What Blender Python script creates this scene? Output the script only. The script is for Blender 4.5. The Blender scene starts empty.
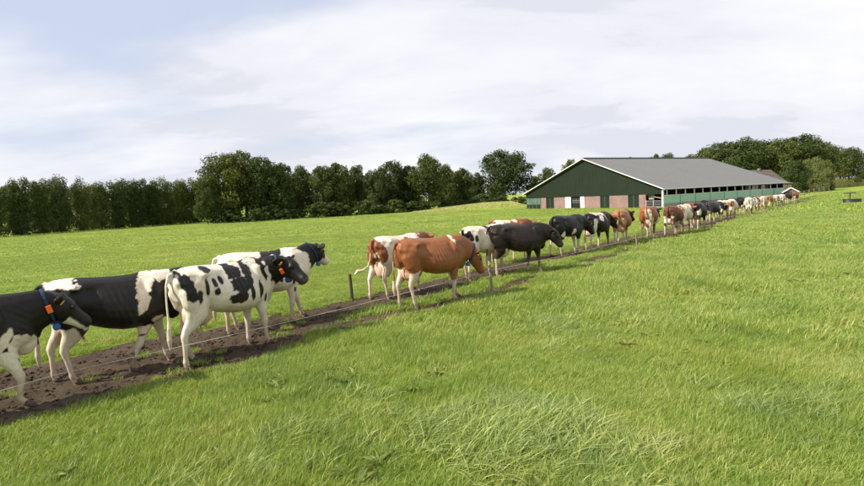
import bpy, bmesh, math, random
import numpy as np
from mathutils import Vector, Matrix, noise as mnoise

# ------------------------------------------------------------------ scene, camera, light
scene = bpy.context.scene
col = scene.collection
R_ = math.radians
CAM_H = 2.3; FPX = 530.0; PITCH = R_(4.97); ROLL = R_(2.7)
Fv = Vector((0, math.cos(PITCH), -math.sin(PITCH)))
U0 = Vector((0, math.sin(PITCH), math.cos(PITCH)))
Xv = Vector((1, 0, 0))
Rv = math.cos(ROLL) * Xv - math.sin(ROLL) * U0
Uv = math.sin(ROLL) * Xv + math.cos(ROLL) * U0
cd = bpy.data.cameras.new('camera'); cam = bpy.data.objects.new('camera', cd); col.objects.link(cam)
cam.matrix_world = Matrix(((Rv.x, Uv.x, -Fv.x, 0), (Rv.y, Uv.y, -Fv.y, 0), (Rv.z, Uv.z, -Fv.z, CAM_H), (0, 0, 0, 1)))
cd.sensor_width = 36; cd.lens = FPX / 864 * 36; cd.clip_end = 5000; cd.clip_start = 0.1
scene.camera = cam
scene.view_settings.view_transform = 'Standard'
scene.view_settings.look = 'None'
scene.view_settings.exposure = 0.50
scene.view_settings.gamma = 1

SUN_TO = Vector((-0.88, -0.40, 0)).normalized(); SUN_EL = R_(40)
sund = bpy.data.lights.new('sun', 'SUN'); sun = bpy.data.objects.new('sun', sund); col.objects.link(sun)
sdir = Vector((SUN_TO.x * math.cos(SUN_EL), SUN_TO.y * math.cos(SUN_EL), math.sin(SUN_EL)))
sun.rotation_euler = sdir.to_track_quat('Z', 'Y').to_euler(); sun.location = (-20, -10, 30)
sund.energy = 5.0; sund.angle = R_(0.9); sund.color = (1.0, 0.93, 0.80)

W = bpy.data.worlds.new('World'); scene.world = W; W.use_nodes = True
nt = W.node_tree; N = nt.nodes; L = nt.links; N.clear()
def nd(t, **k):
    n = N.new(t)
    for a, b in k.items(): setattr(n, a, b)
    return n
out = nd('ShaderNodeOutputWorld'); bg = nd('ShaderNodeBackground'); bg.inputs[1].default_value = 0.1
sky = nd('ShaderNodeTexSky', sky_type='NISHITA', sun_disc=False, sun_elevation=SUN_EL,
         sun_rotation=math.atan2(SUN_TO.x, SUN_TO.y), air_density=1.0, dust_density=1.5, ozone_density=1.2)
tc = nd('ShaderNodeTexCoord'); sep = nd('ShaderNodeSeparateXYZ'); L.new(tc.outputs['Generated'], sep.inputs[0])
add = nd('ShaderNodeMath', operation='ADD'); add.inputs[1].default_value = 0.26
mx = nd('ShaderNodeMath', operation='MAXIMUM'); mx.inputs[1].default_value = 0.0
L.new(sep.outputs[2], mx.inputs[0]); L.new(mx.outputs[0], add.inputs[0])
cmb = nd('ShaderNodeCombineXYZ')
for i in (0, 1):
    dv = nd('ShaderNodeMath', operation='DIVIDE'); L.new(sep.outputs[i], dv.inputs[0]); L.new(add.outputs[0], dv.inputs[1]); L.new(dv.outputs[0], cmb.inputs[i])
def noise(sc, det, rough, vec, dist=0.0, off=(0, 0, 0)):
    mp = nd('ShaderNodeMapping'); mp.inputs['Location'].default_value = off; mp.inputs['Rotation'].default_value = (0, 0, 0.5)
    mp.inputs['Scale'].default_value = (0.75, 1.25, 1)
    L.new(vec, mp.inputs[0])
    n = nd('ShaderNodeTexNoise'); n.inputs['Scale'].default_value = sc; n.inputs['Detail'].default_value = det
    n.inputs['Roughness'].default_value = rough; n.inputs['Distortion'].default_value = dist
    L.new(mp.outputs[0], n.inputs['Vector']); return n.outputs[0]
def ramp(fac, stops):
    r = nd('ShaderNodeValToRGB'); r.color_ramp.interpolation = 'EASE'
    el = r.color_ramp.elements
    while len(el) < len(stops): el.new(0.5)
    for e, (p, c) in zip(el, stops): e.position = p; e.color = c
    L.new(fac, r.inputs[0]); return r.outputs[0]
n1 = noise(0.55, 6, 0.5, cmb.outputs[0], 0.2, (3.1, 1.7, 0))
n2 = noise(1.15, 8, 0.56, cmb.outputs[0], 0.3, (8.3, 2.2, 0))
cloudcol = ramp(n2, [(0.40, (5.45, 5.6, 6.15, 1)), (0.47, (6.2, 6.2, 6.75, 1)), (0.55, (6.6, 6.62, 7.0, 1)), (0.64, (7.0, 7.0, 7.25, 1))])
bluecol = nd('ShaderNodeMix', data_type='RGBA'); bluecol.inputs[0].default_value = 0.72
L.new(sky.outputs[0], bluecol.inputs[6]); bluecol.inputs[7].default_value = (5.0, 5.5, 6.7, 1)
cov = ramp(n1, [(0.36, (0.1, 0.1, 0.1, 1)), (0.47, (1, 1, 1, 1))])
m = nd('ShaderNodeMix', data_type='RGBA'); L.new(cov, m.inputs[0]); L.new(bluecol.outputs[2], m.inputs[6]); L.new(cloudcol, m.inputs[7])
L.new(m.outputs[2], bg.inputs[0]); L.new(bg.outputs[0], out.inputs[0])

# ------------------------------------------------------------------ numbers and helpers
rng = np.random.default_rng(7); random.seed(7)
def _h(ix, iy, seed):
    n = (ix.astype(np.int64) * 374761393 + iy.astype(np.int64) * 668265263 + seed * 982451653) & 0xffffffff
    n = ((n ^ (n >> 13)) * 1274126177) & 0xffffffff
    return ((n ^ (n >> 16)) & 0xffff) / 65535.0
def vn(x, y, seed=0):
    x = np.asarray(x, float); y = np.asarray(y, float)
    ix = np.floor(x); iy = np.floor(y); fx = x - ix; fy = y - iy
    fx = fx * fx * (3 - 2 * fx); fy = fy * fy * (3 - 2 * fy)
    a = _h(ix, iy, seed); b = _h(ix + 1, iy, seed); c = _h(ix, iy + 1, seed); d = _h(ix + 1, iy + 1, seed)
    return (a * (1 - fx) + b * fx) * (1 - fy) + (c * (1 - fx) + d * fx) * fy
def fbm(x, y, sc, oct=4, seed=0):
    s = 0; a = 1; t = 0
    for i in range(oct):
        s = s + a * vn(np.asarray(x) * sc * 2 ** i, np.asarray(y) * sc * 2 ** i, seed + i); t += a; a *= .5
    return s / t * 2 - 1
def gz(x, y):
    x = np.asarray(x, float); y = np.asarray(y, float)
    r = np.hypot(x, y); t = np.clip((r - 15) / 70, 0, 1)
    return -0.9 * t * t * (3 - 2 * t)
def hz(x, y):
    return gz(x, y) + 0.05 * fbm(x, y, 0.22, 3, 5) * np.clip(np.hypot(x, y) / 6, 0.3, 1)
def hz1(x, y): return float(hz(x, y))
def unit(u, v): return Fv + (u - 432) / FPX * Rv - (v - 243) / FPX * Uv
def ground_at(u, v):
    d = unit(u, v); s = 0.5
    while s < 2500:
        P = d * s + Vector((0, 0, CAM_H))
        if P.z < gz(P.x, P.y): return P.x, P.y
        s *= 1.003
    return P.x, P.y
def at_depth(u, D, v=200):
    d = unit(u, v); P = Vector((0, 0, CAM_H)) + d * (D / d.y); return P
def height_at(u, v, D): return at_depth(u, D, v).z

def link(o, parent=None, kind=None, label=None, cat=None, group=None):
    col.objects.link(o)
    if parent is not None: o.parent = parent
    if kind: o['kind'] = kind
    if label: o['label'] = label
    if cat: o['category'] = cat
    if group: o['group'] = group
    return o
def empty(name, loc, rz=0, label=None, cat=None, group=None):
    o = bpy.data.objects.new(name, None); o.location = loc; o.rotation_euler = (0, 0, rz); o.empty_display_size = .2
    return link(o, None, None, label, cat, group)
def mesh_np(name, v, f, mats=(), smooth=False):
    me = bpy.data.meshes.new(name)
    v = np.asarray(v, np.float32)
    if isinstance(f, np.ndarray):
        k = f.shape[1]; me.vertices.add(len(v)); me.vertices.foreach_set('co', v.ravel())
        me.loops.add(f.size); me.loops.foreach_set('vertex_index', f.ravel().astype(np.int32))
        me.polygons.add(len(f)); me.polygons.foreach_set('loop_start', np.arange(0, f.size, k, dtype=np.int32))
        me.update(calc_edges=True)
    else:
        me.from_pydata([tuple(map(float, p)) for p in v], [], f); me.update()
    for mt in mats: me.materials.append(mt)
    if smooth: me.polygons.foreach_set('use_smooth', [True] * len(me.polygons))
    return me
class MB:
    def __init__(s): s.v = []; s.f = []
    def box(s, a, b):
        n = len(s.v); x0, y0, z0 = a; x1, y1, z1 = b
        s.v += [(x0,y0,z0),(x1,y0,z0),(x1,y1,z0),(x0,y1,z0),(x0,y0,z1),(x1,y0,z1),(x1,y1,z1),(x0,y1,z1)]
        s.f += [(n,n+3,n+2,n+1),(n+4,n+5,n+6,n+7),(n,n+1,n+5,n+4),(n+1,n+2,n+6,n+5),(n+2,n+3,n+7,n+6),(n+3,n,n+4,n+7)]
        return s
    def hexa(s, p):
        n = len(s.v); s.v += [tuple(q) for q in p]
        s.f += [(n,n+3,n+2,n+1),(n+4,n+5,n+6,n+7),(n,n+1,n+5,n+4),(n+1,n+2,n+6,n+5),(n+2,n+3,n+7,n+6),(n+3,n,n+4,n+7)]
        return s
    def beam(s, p, q, w, h):   # box beam from p to q
        p = Vector(p); q = Vector(q); t = (q - p).normalized()
        a = t.cross(Vector((0, 0, 1)))
        a = a.normalized() if a.length > 1e-4 else Vector((1, 0, 0))
        b = a.cross(t); a *= w / 2; b *= h / 2
        return s.hexa([p-a-b, p+a-b, q+a-b, q-a-b, p-a+b, p+a+b, q+a+b, q-a+b])
    def poly(s, pts): n = len(s.v); s.v += [tuple(p) for p in pts]; s.f.append(tuple(range(n, n+len(pts)))); return s
    def tube(s, pts, rad, k=8, lat=None):
        pts = [Vector(p) for p in pts]; n0 = len(s.v)
        for i, p in enumerate(pts):
            t = (pts[min(i+1, len(pts)-1)] - pts[max(i-1, 0)]).normalized()
            b = (Vector(lat) if lat else (Vector((0,1,0)) if abs(t.y) < .8 else Vector((1,0,0))))
            b = (b - t * b.dot(t)).normalized(); n = t.cross(b)
            r = rad[i] if isinstance(rad, (list, tuple)) else rad
            ra, rb = r if isinstance(r, (list, tuple)) else (r, r)
            for j in range(k):
                th = 2 * math.pi * j / k
                s.v.append(tuple(p + n * (math.cos(th) * ra) + b * (math.sin(th) * rb)))
        for i in range(len(pts)-1):
            for j in range(k):
                a = n0 + i*k + j; c = n0 + i*k + (j+1) % k
                s.f.append((a, c, c + k, a + k))
        s.f.append(tuple(n0 + j for j in range(k))[::-1]); s.f.append(tuple(n0 + (len(pts)-1)*k + j for j in range(k)))
        return s
    def ball(s, c, r, k=10, M=None):
        c = Vector(c); rx, ry, rz = r if isinstance(r, (tuple, list)) else (r, r, r); n0 = len(s.v); m = k // 2
        def put(v): s.v.append(tuple(c + (M @ Vector(v) if M else Vector(v))))
        put((0, 0, rz))
        for i in range(1, m):
            ph = math.pi * i / m
            for j in range(k):
                th = 2*math.pi*j/k; put((rx*math.sin(ph)*math.cos(th), ry*math.sin(ph)*math.sin(th), rz*math.cos(ph)))
        put((0, 0, -rz)); last = len(s.v) - 1
        for j in range(k): s.f.append((n0, n0+1+j, n0+1+(j+1) % k))
        for i in range(m-2):
            for j in range(k):
                a = n0+1+i*k+j; b = n0+1+i*k+(j+1) % k; s.f.append((a, a+k, b+k, b))
        for j in range(k): s.f.append((last, last-k+(j+1) % k, last-k+j))
        return s
    def build(s, name, mat, parent=None, smooth=False, **k):
        me = mesh_np(name, s.v, s.f, [mat] if mat else [], smooth)
        return link(bpy.data.objects.new(name, me), parent, **k)

# ------------------------------------------------------------------ materials
def material(name, color=(.5,.5,.5), rough=.8, spec=.3):
    m = bpy.data.materials.new(name); m.use_nodes = True
    b = m.node_tree.nodes['Principled BSDF']; b.inputs['Base Color'].default_value = (*color, 1)
    b.inputs['Roughness'].default_value = rough; b.inputs['Specular IOR Level'].default_value = spec
    return m, m.node_tree, b
def tnode(t, ty, **k):
    n = t.nodes.new(ty)
    for a, b in k.items():
        setattr(n, a, b)
    return n
def tnoise(t, vec, scale, det=5, rough=.55, dim=None):
    n = tnode(t, 'ShaderNodeTexNoise'); n.inputs['Scale'].default_value = scale; n.inputs['Detail'].default_value = det; n.inputs['Roughness'].default_value = rough
    if vec is not None: t.links.new(vec, n.inputs['Vector'])
    return n.outputs[0]
def tramp(t, fac, stops, interp='LINEAR'):
    r = tnode(t, 'ShaderNodeValToRGB'); r.color_ramp.interpolation = interp; el = r.color_ramp.elements
    while len(el) < len(stops): el.new(.5)
    for e, (p, c) in zip(el, stops): e.position = p; e.color = (*c, 1)
    t.links.new(fac, r.inputs[0]); return r.outputs[0]
def tmix(t, fac, a, b, mode='MIX'):
    n = tnode(t, 'ShaderNodeMix', data_type='RGBA', blend_type=mode)
    for s, v in ((0, fac), (6, a), (7, b)):
        if isinstance(v, (int, float)): n.inputs[s].default_value = v
        elif isinstance(v, tuple): n.inputs[s].default_value = (*v, 1)
        else: t.links.new(v, n.inputs[s])
    return n.outputs[2]
def tbump(t, b, h, strength=.3, dist=.02):
    n = tnode(t, 'ShaderNodeBump'); n.inputs['Strength'].default_value = strength; n.inputs['Distance'].default_value = dist
    t.links.new(h, n.inputs['Height']); t.links.new(n.outputs[0], b.inputs['Normal'])
def wpos(t): return tnode(t, 'ShaderNodeNewGeometry').outputs['Position']
def opos(t): return tnode(t, 'ShaderNodeTexCoord').outputs['Object']
def noisy(name, c1, c2, scale=3, rough=.8, bump=.2, bdist=.01, spec=.3, obj=True):
    m, t, b = material(name, c1, rough, spec); v = opos(t) if obj else wpos(t)
    n = tnoise(t, v, scale, 7, .6); t.links.new(tmix(t, tramp(t, n, [(.3, (0,0,0)), (.7, (1,1,1))]), c1, c2), b.inputs['Base Color'])
    if bump: tbump(t, b, tnoise(t, v, scale * 6, 5), bump, bdist)
    return m

def grass_tone(t, v, contrast=.55):
    """colour of the sward from world position: real lush and yellowish patches"""
    a = tnoise(t, v, .09, 4, .55); b = tnoise(t, v, .7, 5, .65)
    c = tramp(t, a, [(.35, (.205,.290,.048)), (.65, (.300,.350,.062))])
    d = tramp(t, b, [(.28, (.095,.175,.030)), (.50, (.240,.320,.050)), (.74, (.400,.415,.120))])
    return tmix(t, contrast, c, d)
def ground_material():
    m, t, b = material('pasture', rough=.95, spec=.1); v = wpos(t)
    c = grass_tone(t, v, .35); f = tnoise(t, v, 14, 6, .7)
    c2 = tmix(t, tramp(t, f, [(.35, (0,0,0)), (.62, (1,1,1))]), (.075,.125,.018), c)
    # dark green flecks from fine noise, partly blended in everywhere
    t.links.new(tmix(t, .35, c, c2), b.inputs['Base Color'])
    mp = tnode(t, 'ShaderNodeMapping'); t.links.new(v, mp.inputs[0]); mp.inputs['Scale'].default_value = (1, 1, .3)
    tbump(t, b, tnoise(t, mp.outputs[0], 5, 9, .75), .9, .12)
    return m
def blade_material(name, bright=1.0, pale=0.0, tr=.38, contrast=.6):
    m = bpy.data.materials.new(name); m.use_nodes = True; t = m.node_tree; t.nodes.clear(); v = wpos(t)
    o = tnode(t, 'ShaderNodeOutputMaterial'); c = grass_tone(t, v, contrast)
    at = tnode(t, 'ShaderNodeAttribute', attribute_name='tone')
    hue = tramp(t, at.outputs['Fac'], [(0, (.42,.60,.45)), (.35, (.95,.97,.95)), (.7, (1.35,1.22,1.4)), (1, (2.0,1.6,3.4))])
    c = tmix(t, 1.0, c, hue, 'MULTIPLY')
    c = tmix(t, 1.0, c, (bright, bright, bright), 'MULTIPLY')
    if pale: c = tmix(t, pale, c, (.36,.42,.17))
    d = tnode(t, 'ShaderNodeBsdfPrincipled'); d.inputs['Roughness'].default_value = .42; d.inputs['Specular IOR Level'].default_value = .45
    tl = tnode(t, 'ShaderNodeBsdfTranslucent'); mxs = tnode(t, 'ShaderNodeMixShader'); mxs.inputs[0].default_value = tr
    t.links.new(c, d.inputs['Base Color']); t.links.new(tmix(t, 1.0, c, (1.15,1.2,.5), 'MULTIPLY'), tl.inputs[0])
    t.links.new(d.outputs[0], mxs.inputs[1]); t.links.new(tl.outputs[0], mxs.inputs[2]); t.links.new(mxs.outputs[0], o.inputs[0])
    return m
def leaf_material(name, c1, c2, c3, tr=.25):
    m = bpy.data.materials.new(name); m.use_nodes = True; t = m.node_tree; t.nodes.clear()
    o = tnode(t, 'ShaderNodeOutputMaterial'); at = tnode(t, 'ShaderNodeAttribute', attribute_name='tone')
    oi = tnode(t, 'ShaderNodeObjectInfo')
    c = tramp(t, at.outputs['Fac'], [(0, c1), (.6, c2), (1, c3)])
    c = tmix(t, 1.0, c, tramp(t, oi.outputs['Random'], [(0, (.78,.80,.85)), (.5, (1,1,1)), (1, (1.25,1.12,.9))]), 'MULTIPLY')
    d = tnode(t, 'ShaderNodeBsdfPrincipled'); d.inputs['Roughness'].default_value = .65; d.inputs['Specular IOR Level'].default_value = .15
    tl = tnode(t, 'ShaderNodeBsdfTranslucent'); ms = tnode(t, 'ShaderNodeMixShader'); ms.inputs[0].default_value = tr
    t.links.new(c, d.inputs['Base Color']); t.links.new(c, tl.inputs[0])
    t.links.new(d.outputs[0], ms.inputs[1]); t.links.new(tl.outputs[0], ms.inputs[2]); t.links.new(ms.outputs[0], o.inputs[0])
    return m
M = {}
M['pasture'] = ground_material()
M['turf'] = blade_material('turf_blades', 1.04)
M['short'] = blade_material('short_turf_blades', 1.0, .12, .35, .22)
M['long'] = blade_material('long_blades', 1.0, .30, .35)
M['weed'] = blade_material('weed_leaves', .6, .0, .25)
def soil():
    m, t, b = material('soil', rough=.92, spec=.25); v = wpos(t)
    c = tramp(t, tnoise(t, v, 1.3, 6, .6), [(.3, (.034,.024,.015)), (.5, (.066,.048,.031)), (.72, (.130,.098,.066))])
    c = tmix(t, tramp(t, tnoise(t, v, 22, 6, .7), [(.4, (0,0,0)), (.7, (1,1,1))]), c, (.17,.12,.075))
    t.links.new(tmix(t, .6, c, tramp(t, tnoise(t, v, 1.3, 6, .6), [(.3, (.036,.023,.013)), (.72, (.105,.072,.042))])), b.inputs['Base Color'])
    tbump(t, b, tnoise(t, v, 22, 9, .75), 1.0, .05); return m
M['soil'] = soil()
M['leaf_dark'] = leaf_material('dark_leaves', (.038,.058,.017), (.080,.108,.028), (.145,.165,.048), .2)
M['leaf_mid'] = leaf_material('mid_leaves', (.048,.072,.019), (.098,.130,.033), (.180,.205,.058), .25)
M['leaf_olive'] = leaf_material('olive_leaves', (.085,.110,.028), (.170,.195,.055), (.270,.285,.100), .3)
M['leaf_shrub'] = leaf_material('shrub_leaves', (.035,.062,.016), (.075,.110,.028), (.140,.170,.050), .25)
M['bark'] = noisy('bark', (.10,.085,.065), (.19,.17,.14), 6, .9, .5, .02)
def coat_mat():
    m, t, b = material('cow_coat', rough=.46, spec=.28)
    at = tnode(t, 'ShaderNodeAttribute', attribute_name='coat'); v = opos(t)
    mp = tnode(t, 'ShaderNodeMapping'); mp.inputs['Scale'].default_value = (1, 1, .35); t.links.new(v, mp.inputs[0])
    n = tnoise(t, mp.outputs[0], 60, 4, .6); s = tnoise(t, v, 5, 5, .6)
    c = tmix(t, 1.0, at.outputs['Color'], tramp(t, s, [(.3, (.86,.84,.80)), (.65, (1.04,1.04,1.04))]), 'MULTIPLY')
    c = tmix(t, .75, c, tmix(t, 1.0, c, tramp(t, n, [(.3, (.8,.8,.8)), (.7, (1.1,1.1,1.1))]), 'MULTIPLY'))
    t.links.new(c, b.inputs['Base Color'])
    b1 = tnode(t, 'ShaderNodeBump'); b1.inputs['Strength'].default_value = .5; b1.inputs['Distance'].default_value = .03
    t.links.new(tnoise(t, mp.outputs[0], 7, 3, .5), b1.inputs['Height']); b2 = tnode(t, 'ShaderNodeBump'); b2.inputs['Strength'].default_value = .35; b2.inputs['Distance'].default_value = .006
    t.links.new(n, b2.inputs['Height']); t.links.new(b1.outputs[0], b2.inputs['Normal']); t.links.new(b2.outputs[0], b.inputs['Normal']); return m
M['coat'] = coat_mat()
M['hoof'] = noisy('hoof_horn', (.10,.075,.05), (.05,.04,.03), 20, .7, .2)
M['eye'] = material('eye_black', (.01,.008,.006), .12, .6)[0]
M['yellow'] = material('tag_yellow', (.80,.55,.02), .5)[0]
M['blue'] = material('collar_blue', (.03,.11,.36), .55)[0]
M['navy'] = material('collar_strap', (.012,.035,.08), .7)[0]
M['orange'] = material('tag_orange', (.85,.16,.02), .5)[0]
M['white'] = noisy('white_paint', (.78,.78,.76), (.62,.62,.60), 2, .5, .05)
M['clad'] = noisy('green_cladding', (.011,.019,.010), (.015,.025,.013), .6, .55, 0)
M['greenframe'] = noisy('green_door', (.009,.018,.011), (.013,.024,.015), 1, .5, .05)
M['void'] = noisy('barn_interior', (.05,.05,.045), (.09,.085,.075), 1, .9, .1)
M['concrete'] = noisy('concrete', (.34,.33,.30), (.24,.23,.21), 1.5, .9, .3)
M['net'] = noisy('wind_net', (.30,.48,.39), (.36,.54,.45), .5, .8, .1)
M['netgrey'] = noisy('grey_net', (.07,.115,.09), (.11,.16,.13), .8, .8, .1)
M['zinc'] = noisy('galvanised_steel', (.42,.43,.44), (.30,.31,.32), 4, .4, .05, spec=.5)
M['wood'] = noisy('weathered_wood', (.30,.245,.18), (.17,.135,.10), 9, .9, .6, .01)
M['darkwood'] = noisy('dark_wood', (.07,.055,.045), (.04,.032,.028), 9, .9, .5, .01)
M['wire'] = material('fence_wire', (.55,.53,.48), .5, .5)[0]
M['plastic'] = material('black_plastic', (.015,.016,.018), .5)[0]
def brick_mat(name, c1, c2, mor):
    m, t, b = material(name, rough=.9, spec=.2)
    br = tnode(t, 'ShaderNodeTexBrick'); br.inputs['Scale'].default_value = 1; br.inputs['Brick Width'].default_value = .22; br.inputs['Row Height'].default_value = .065
    br.inputs['Mortar Size'].default_value = .008; br.inputs['Color1'].default_value = (*c1, 1); br.inputs['Color2'].default_value = (*c2, 1); br.inputs['Mortar'].default_value = (*mor, 1)
    mp = tnode(t, 'ShaderNodeMapping'); mp.inputs['Rotation'].default_value = (R_(90), 0, R_(90)); sp = tnode(t, 'ShaderNodeSeparateXYZ'); cb = tnode(t, 'ShaderNodeCombineXYZ')
    sm = tnode(t, 'ShaderNodeMath', operation='ADD')
    t.links.new(opos(t), sp.inputs[0]); t.links.new(sp.outputs[0], sm.inputs[0]); t.links.new(sp.outputs[1], sm.inputs[1])
    t.links.new(sm.outputs[0], cb.inputs[0]); t.links.new(sp.outputs[2], cb.inputs[1]); t.links.new(cb.outputs[0], br.inputs['Vector'])
    n = tnoise(t, opos(t), .8, 5); t.links.new(tmix(t, .5, br.outputs[0], tmix(t, 1., br.outputs[0], tramp(t, n, [(.3,(.6,.6,.6)),(.7,(1.2,1.2,1.2))]), 'MULTIPLY')), b.inputs['Base Color']); return m
M['brick'] = brick_mat('pink_brick', (.27,.155,.140), (.22,.12,.11), (.29,.25,.235))
M['redbrick'] = brick_mat('house_brick', (.34,.13,.09), (.26,.10,.07), (.35,.30,.26))
def roof_mat():
    m, t, b = material('fibre_cement_roof', rough=.75, spec=.3); v = opos(t)
    n = tnoise(t, v, .25, 6, .6); n2 = tnoise(t, v, 3, 6, .7)
    c = tmix(t, n, (.135,.138,.140), (.165,.167,.168)); c = tmix(t, .2, c, tmix(t, n2, (.13,.132,.13), (.21,.21,.21)))
    t.links.new(c, b.inputs['Base Color'])
    w = tnode(t, 'ShaderNodeTexWave', bands_direction='X'); w.inputs['Scale'].default_value = 5.6; t.links.new(v, w.inputs[0]); tbump(t, b, w.outputs[1], .2, .03); return m
M['roof'] = roof_mat()
M['tile'] = noisy('old_roof_tiles', (.20,.165,.15), (.13,.11,.10), 3, .9, .4, .05)
M['glass'] = material('window_glass', (.03,.035,.04), .08, .6)[0]
M['maize'] = leaf_material('maize_leaves', (.34,.38,.14), (.50,.52,.22), (.60,.60,.32), .4)

# the cattle track: near edge and far edge as walked lines on the ground
near_e = np.array([(-9.5,-1.2),(-6.6,3.0),(-4.74,5.53),(-4.15,6.31),(-3.4,6.8),(-2.77,7.65),(-1.85,9.05),(-0.69,10.1),(0.78,11.2),(2.93,14.44),(5.46,17.18),(8.75,21.19),(13.93,27.41),(27.47,44.18),(48.62,69.74),(75,100)])
far_e = np.array([(-11.6,0.8),(-8.3,5.1),(-6.31,7.47),(-5.67,8.76),(-4.69,9.54),(-3.9,10.1),(-2.87,11.1),(-1.95,12.1),(-0.87,13.26),(2.14,16.84),(4.6,19.8),(7.16,22.51),(12.3,28.9),(25.6,45.8),(46.8,71.2),(73.5,101.5)])
def resample(P, n):
    d = np.r_[0, np.cumsum(np.hypot(*np.diff(P, axis=0).T))]; 
    return d
cen = (near_e + far_e) / 2; hw = np.hypot(*(near_e - far_e).T) / 2
cd_ = np.r_[0, np.cumsum(np.hypot(*np.diff(cen, axis=0).T))]
def path_at(s):
    c = np.stack([np.interp(s, cd_, cen[:, 0]), np.interp(s, cd_, cen[:, 1])], -1)
    e = .6; c1 = np.stack([np.interp(s+e, cd_, cen[:, 0]), np.interp(s+e, cd_, cen[:, 1])], -1); c0 = np.stack([np.interp(s-e, cd_, cen[:, 0]), np.interp(s-e, cd_, cen[:, 1])], -1)
    t = c1 - c0; t /= np.linalg.norm(t, axis=-1, keepdims=True)
    return c, t, np.interp(s, cd_, hw)
_ss = np.concatenate([np.arange(0, 30, .1), np.arange(30, cd_[-1], .3)]); _c, _t, _w = path_at(_ss)
def path_coords(x, y):
    """along-distance and signed across value (+1 near edge, -1 far edge)"""
    x = np.asarray(x, float).ravel(); y = np.asarray(y, float).ravel(); S = np.empty(len(x)); T = np.empty(len(x))
    for k in range(0, len(x), 4000):
        dx = x[k:k+4000, None] - _c[None, :, 0]; dy = y[k:k+4000, None] - _c[None, :, 1]
        q = np.argmin(dx*dx + dy*dy, 1); rx = dx[np.arange(len(q)), q]; ry = dy[np.arange(len(q)), q]
        S[k:k+4000] = _ss[q]; T[k:k+4000] = (rx * _t[q, 1] - ry * _t[q, 0]) / _w[q]
    return S, T
def soilmask(x, y, S, T):
    m = 1.0 - np.abs(T) + .27 * fbm(x, y, 1.3, 4, 21) + .12 * fbm(x, y, 6, 2, 33)
    strip = np.clip((S - 12.0) / 3.0, 0, 1) * np.clip((34 - S) / 6, 0, 1)
    m = m - strip * 1.25 * np.exp(-((T - .22) / .30) ** 2) * (1 + .6 * fbm(x, y, .8, 2, 40))
    tuft = fbm(x, y, 1.0, 2, 77)
    m = m - np.clip((S - 8) / 3, 0, 1) * np.clip(tuft - .10, 0, 1) * 4.5 * np.exp(-((T - .1) / .5) ** 2)
    return m
# ------------------------------------------------------------------ ground
rr = [0.0] + list(np.geomspace(1.0, 2600, 330)); na = 540
ang = np.linspace(0, 2 * math.pi, na, endpoint=False)
Rg, Ag = np.meshgrid(rr[1:], ang, indexing='ij'); X = Rg * np.sin(Ag); Y = Rg * np.cos(Ag)
Z = hz(X, Y)
nearp = (X > -14) & (X < 30) & (Y > -4) & (Y < 50) & (Rg > 2)     # the track is worn into the ground: lower the sward sheet under the mud
S_, T_ = path_coords(X[nearp], Y[nearp]); Z[nearp] -= .16 * np.clip((soilmask(X[nearp], Y[nearp], S_, T_) - .12) * 5, 0, 1)
V = np.concatenate([[[0, 0, hz1(0, 0)]], np.stack([X, Y, Z], -1).reshape(-1, 3)])
nr = len(rr) - 1; i, j = np.meshgrid(np.arange(nr-1), np.arange(na), indexing='ij')
a = 1 + i*na + j; b_ = 1 + i*na + (j+1) % na
quads = np.stack([a, a+na, b_+na, b_], -1).reshape(-1, 4)
faces = [tuple(q) for q in quads.tolist()] + [(0, 1+k, 1+(k+1) % na) for k in range(na)]
g = link(bpy.data.objects.new('ground', mesh_np('ground', V, faces, [M['pasture']], True)), kind='structure')
g['label'] = 'green pasture running to the tree lines'

sgrid = np.concatenate([np.arange(0, 16, .035), np.arange(16, 40, .08), np.arange(40, cd_[-1], .3)]); tg = np.linspace(-1.55, 1.55, 100)
c, t, w = path_at(sgrid); nrm = np.stack([t[:, 1], -t[:, 0]], -1)
PX = c[:, None, 0] + nrm[:, None, 0] * tg[None] * w[:, None]; PY = c[:, None, 1] + nrm[:, None, 1] * tg[None] * w[:, None]
SS = np.repeat(sgrid[:, None], 100, 1); TT = np.repeat(tg[None], len(sgrid), 0)
mk = soilmask(PX, PY, SS, TT)
inside = np.clip((mk - .22) * 3, 0, 1)
hoof = -np.clip(vn(PX*5.5, PY*5.5, 90) - .62, 0, 1) * .14
PZ = hz(PX, PY) + np.clip(mk * .10, -.06, .022) + inside * (.045 * fbm(PX, PY, 3.5, 4, 60) + .030 * fbm(PX, PY, 11, 3, 61) + hoof)
ns, ntt = PX.shape; i, j = np.meshgrid(np.arange(ns-1), np.arange(ntt-1), indexing='ij'); a = i*ntt + j
q = np.stack([a, a+1, a+ntt+1, a+ntt], -1).reshape(-1, 4)
keep = (mk.reshape(-1)[q] > -.35).any(1)
dp = link(bpy.data.objects.new('cattle_path', mesh_np('cattle_path', np.stack([PX, PY, PZ], -1).reshape(-1, 3), q[keep], [M['soil']], True)), kind='structure')
dp['label'] = 'muddy brown cattle track trodden through the pasture'

def sample_points(r0, r1, density, margin=8):
    lim = R_(41 + margin)
    n = int(density * lim * (r1*r1 - r0*r0)); r = np.sqrt(rng.uniform(r0*r0, r1*r1, n)); a = rng.uniform(-lim, lim, n)
    return r * np.sin(a), r * np.cos(a)

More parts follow.
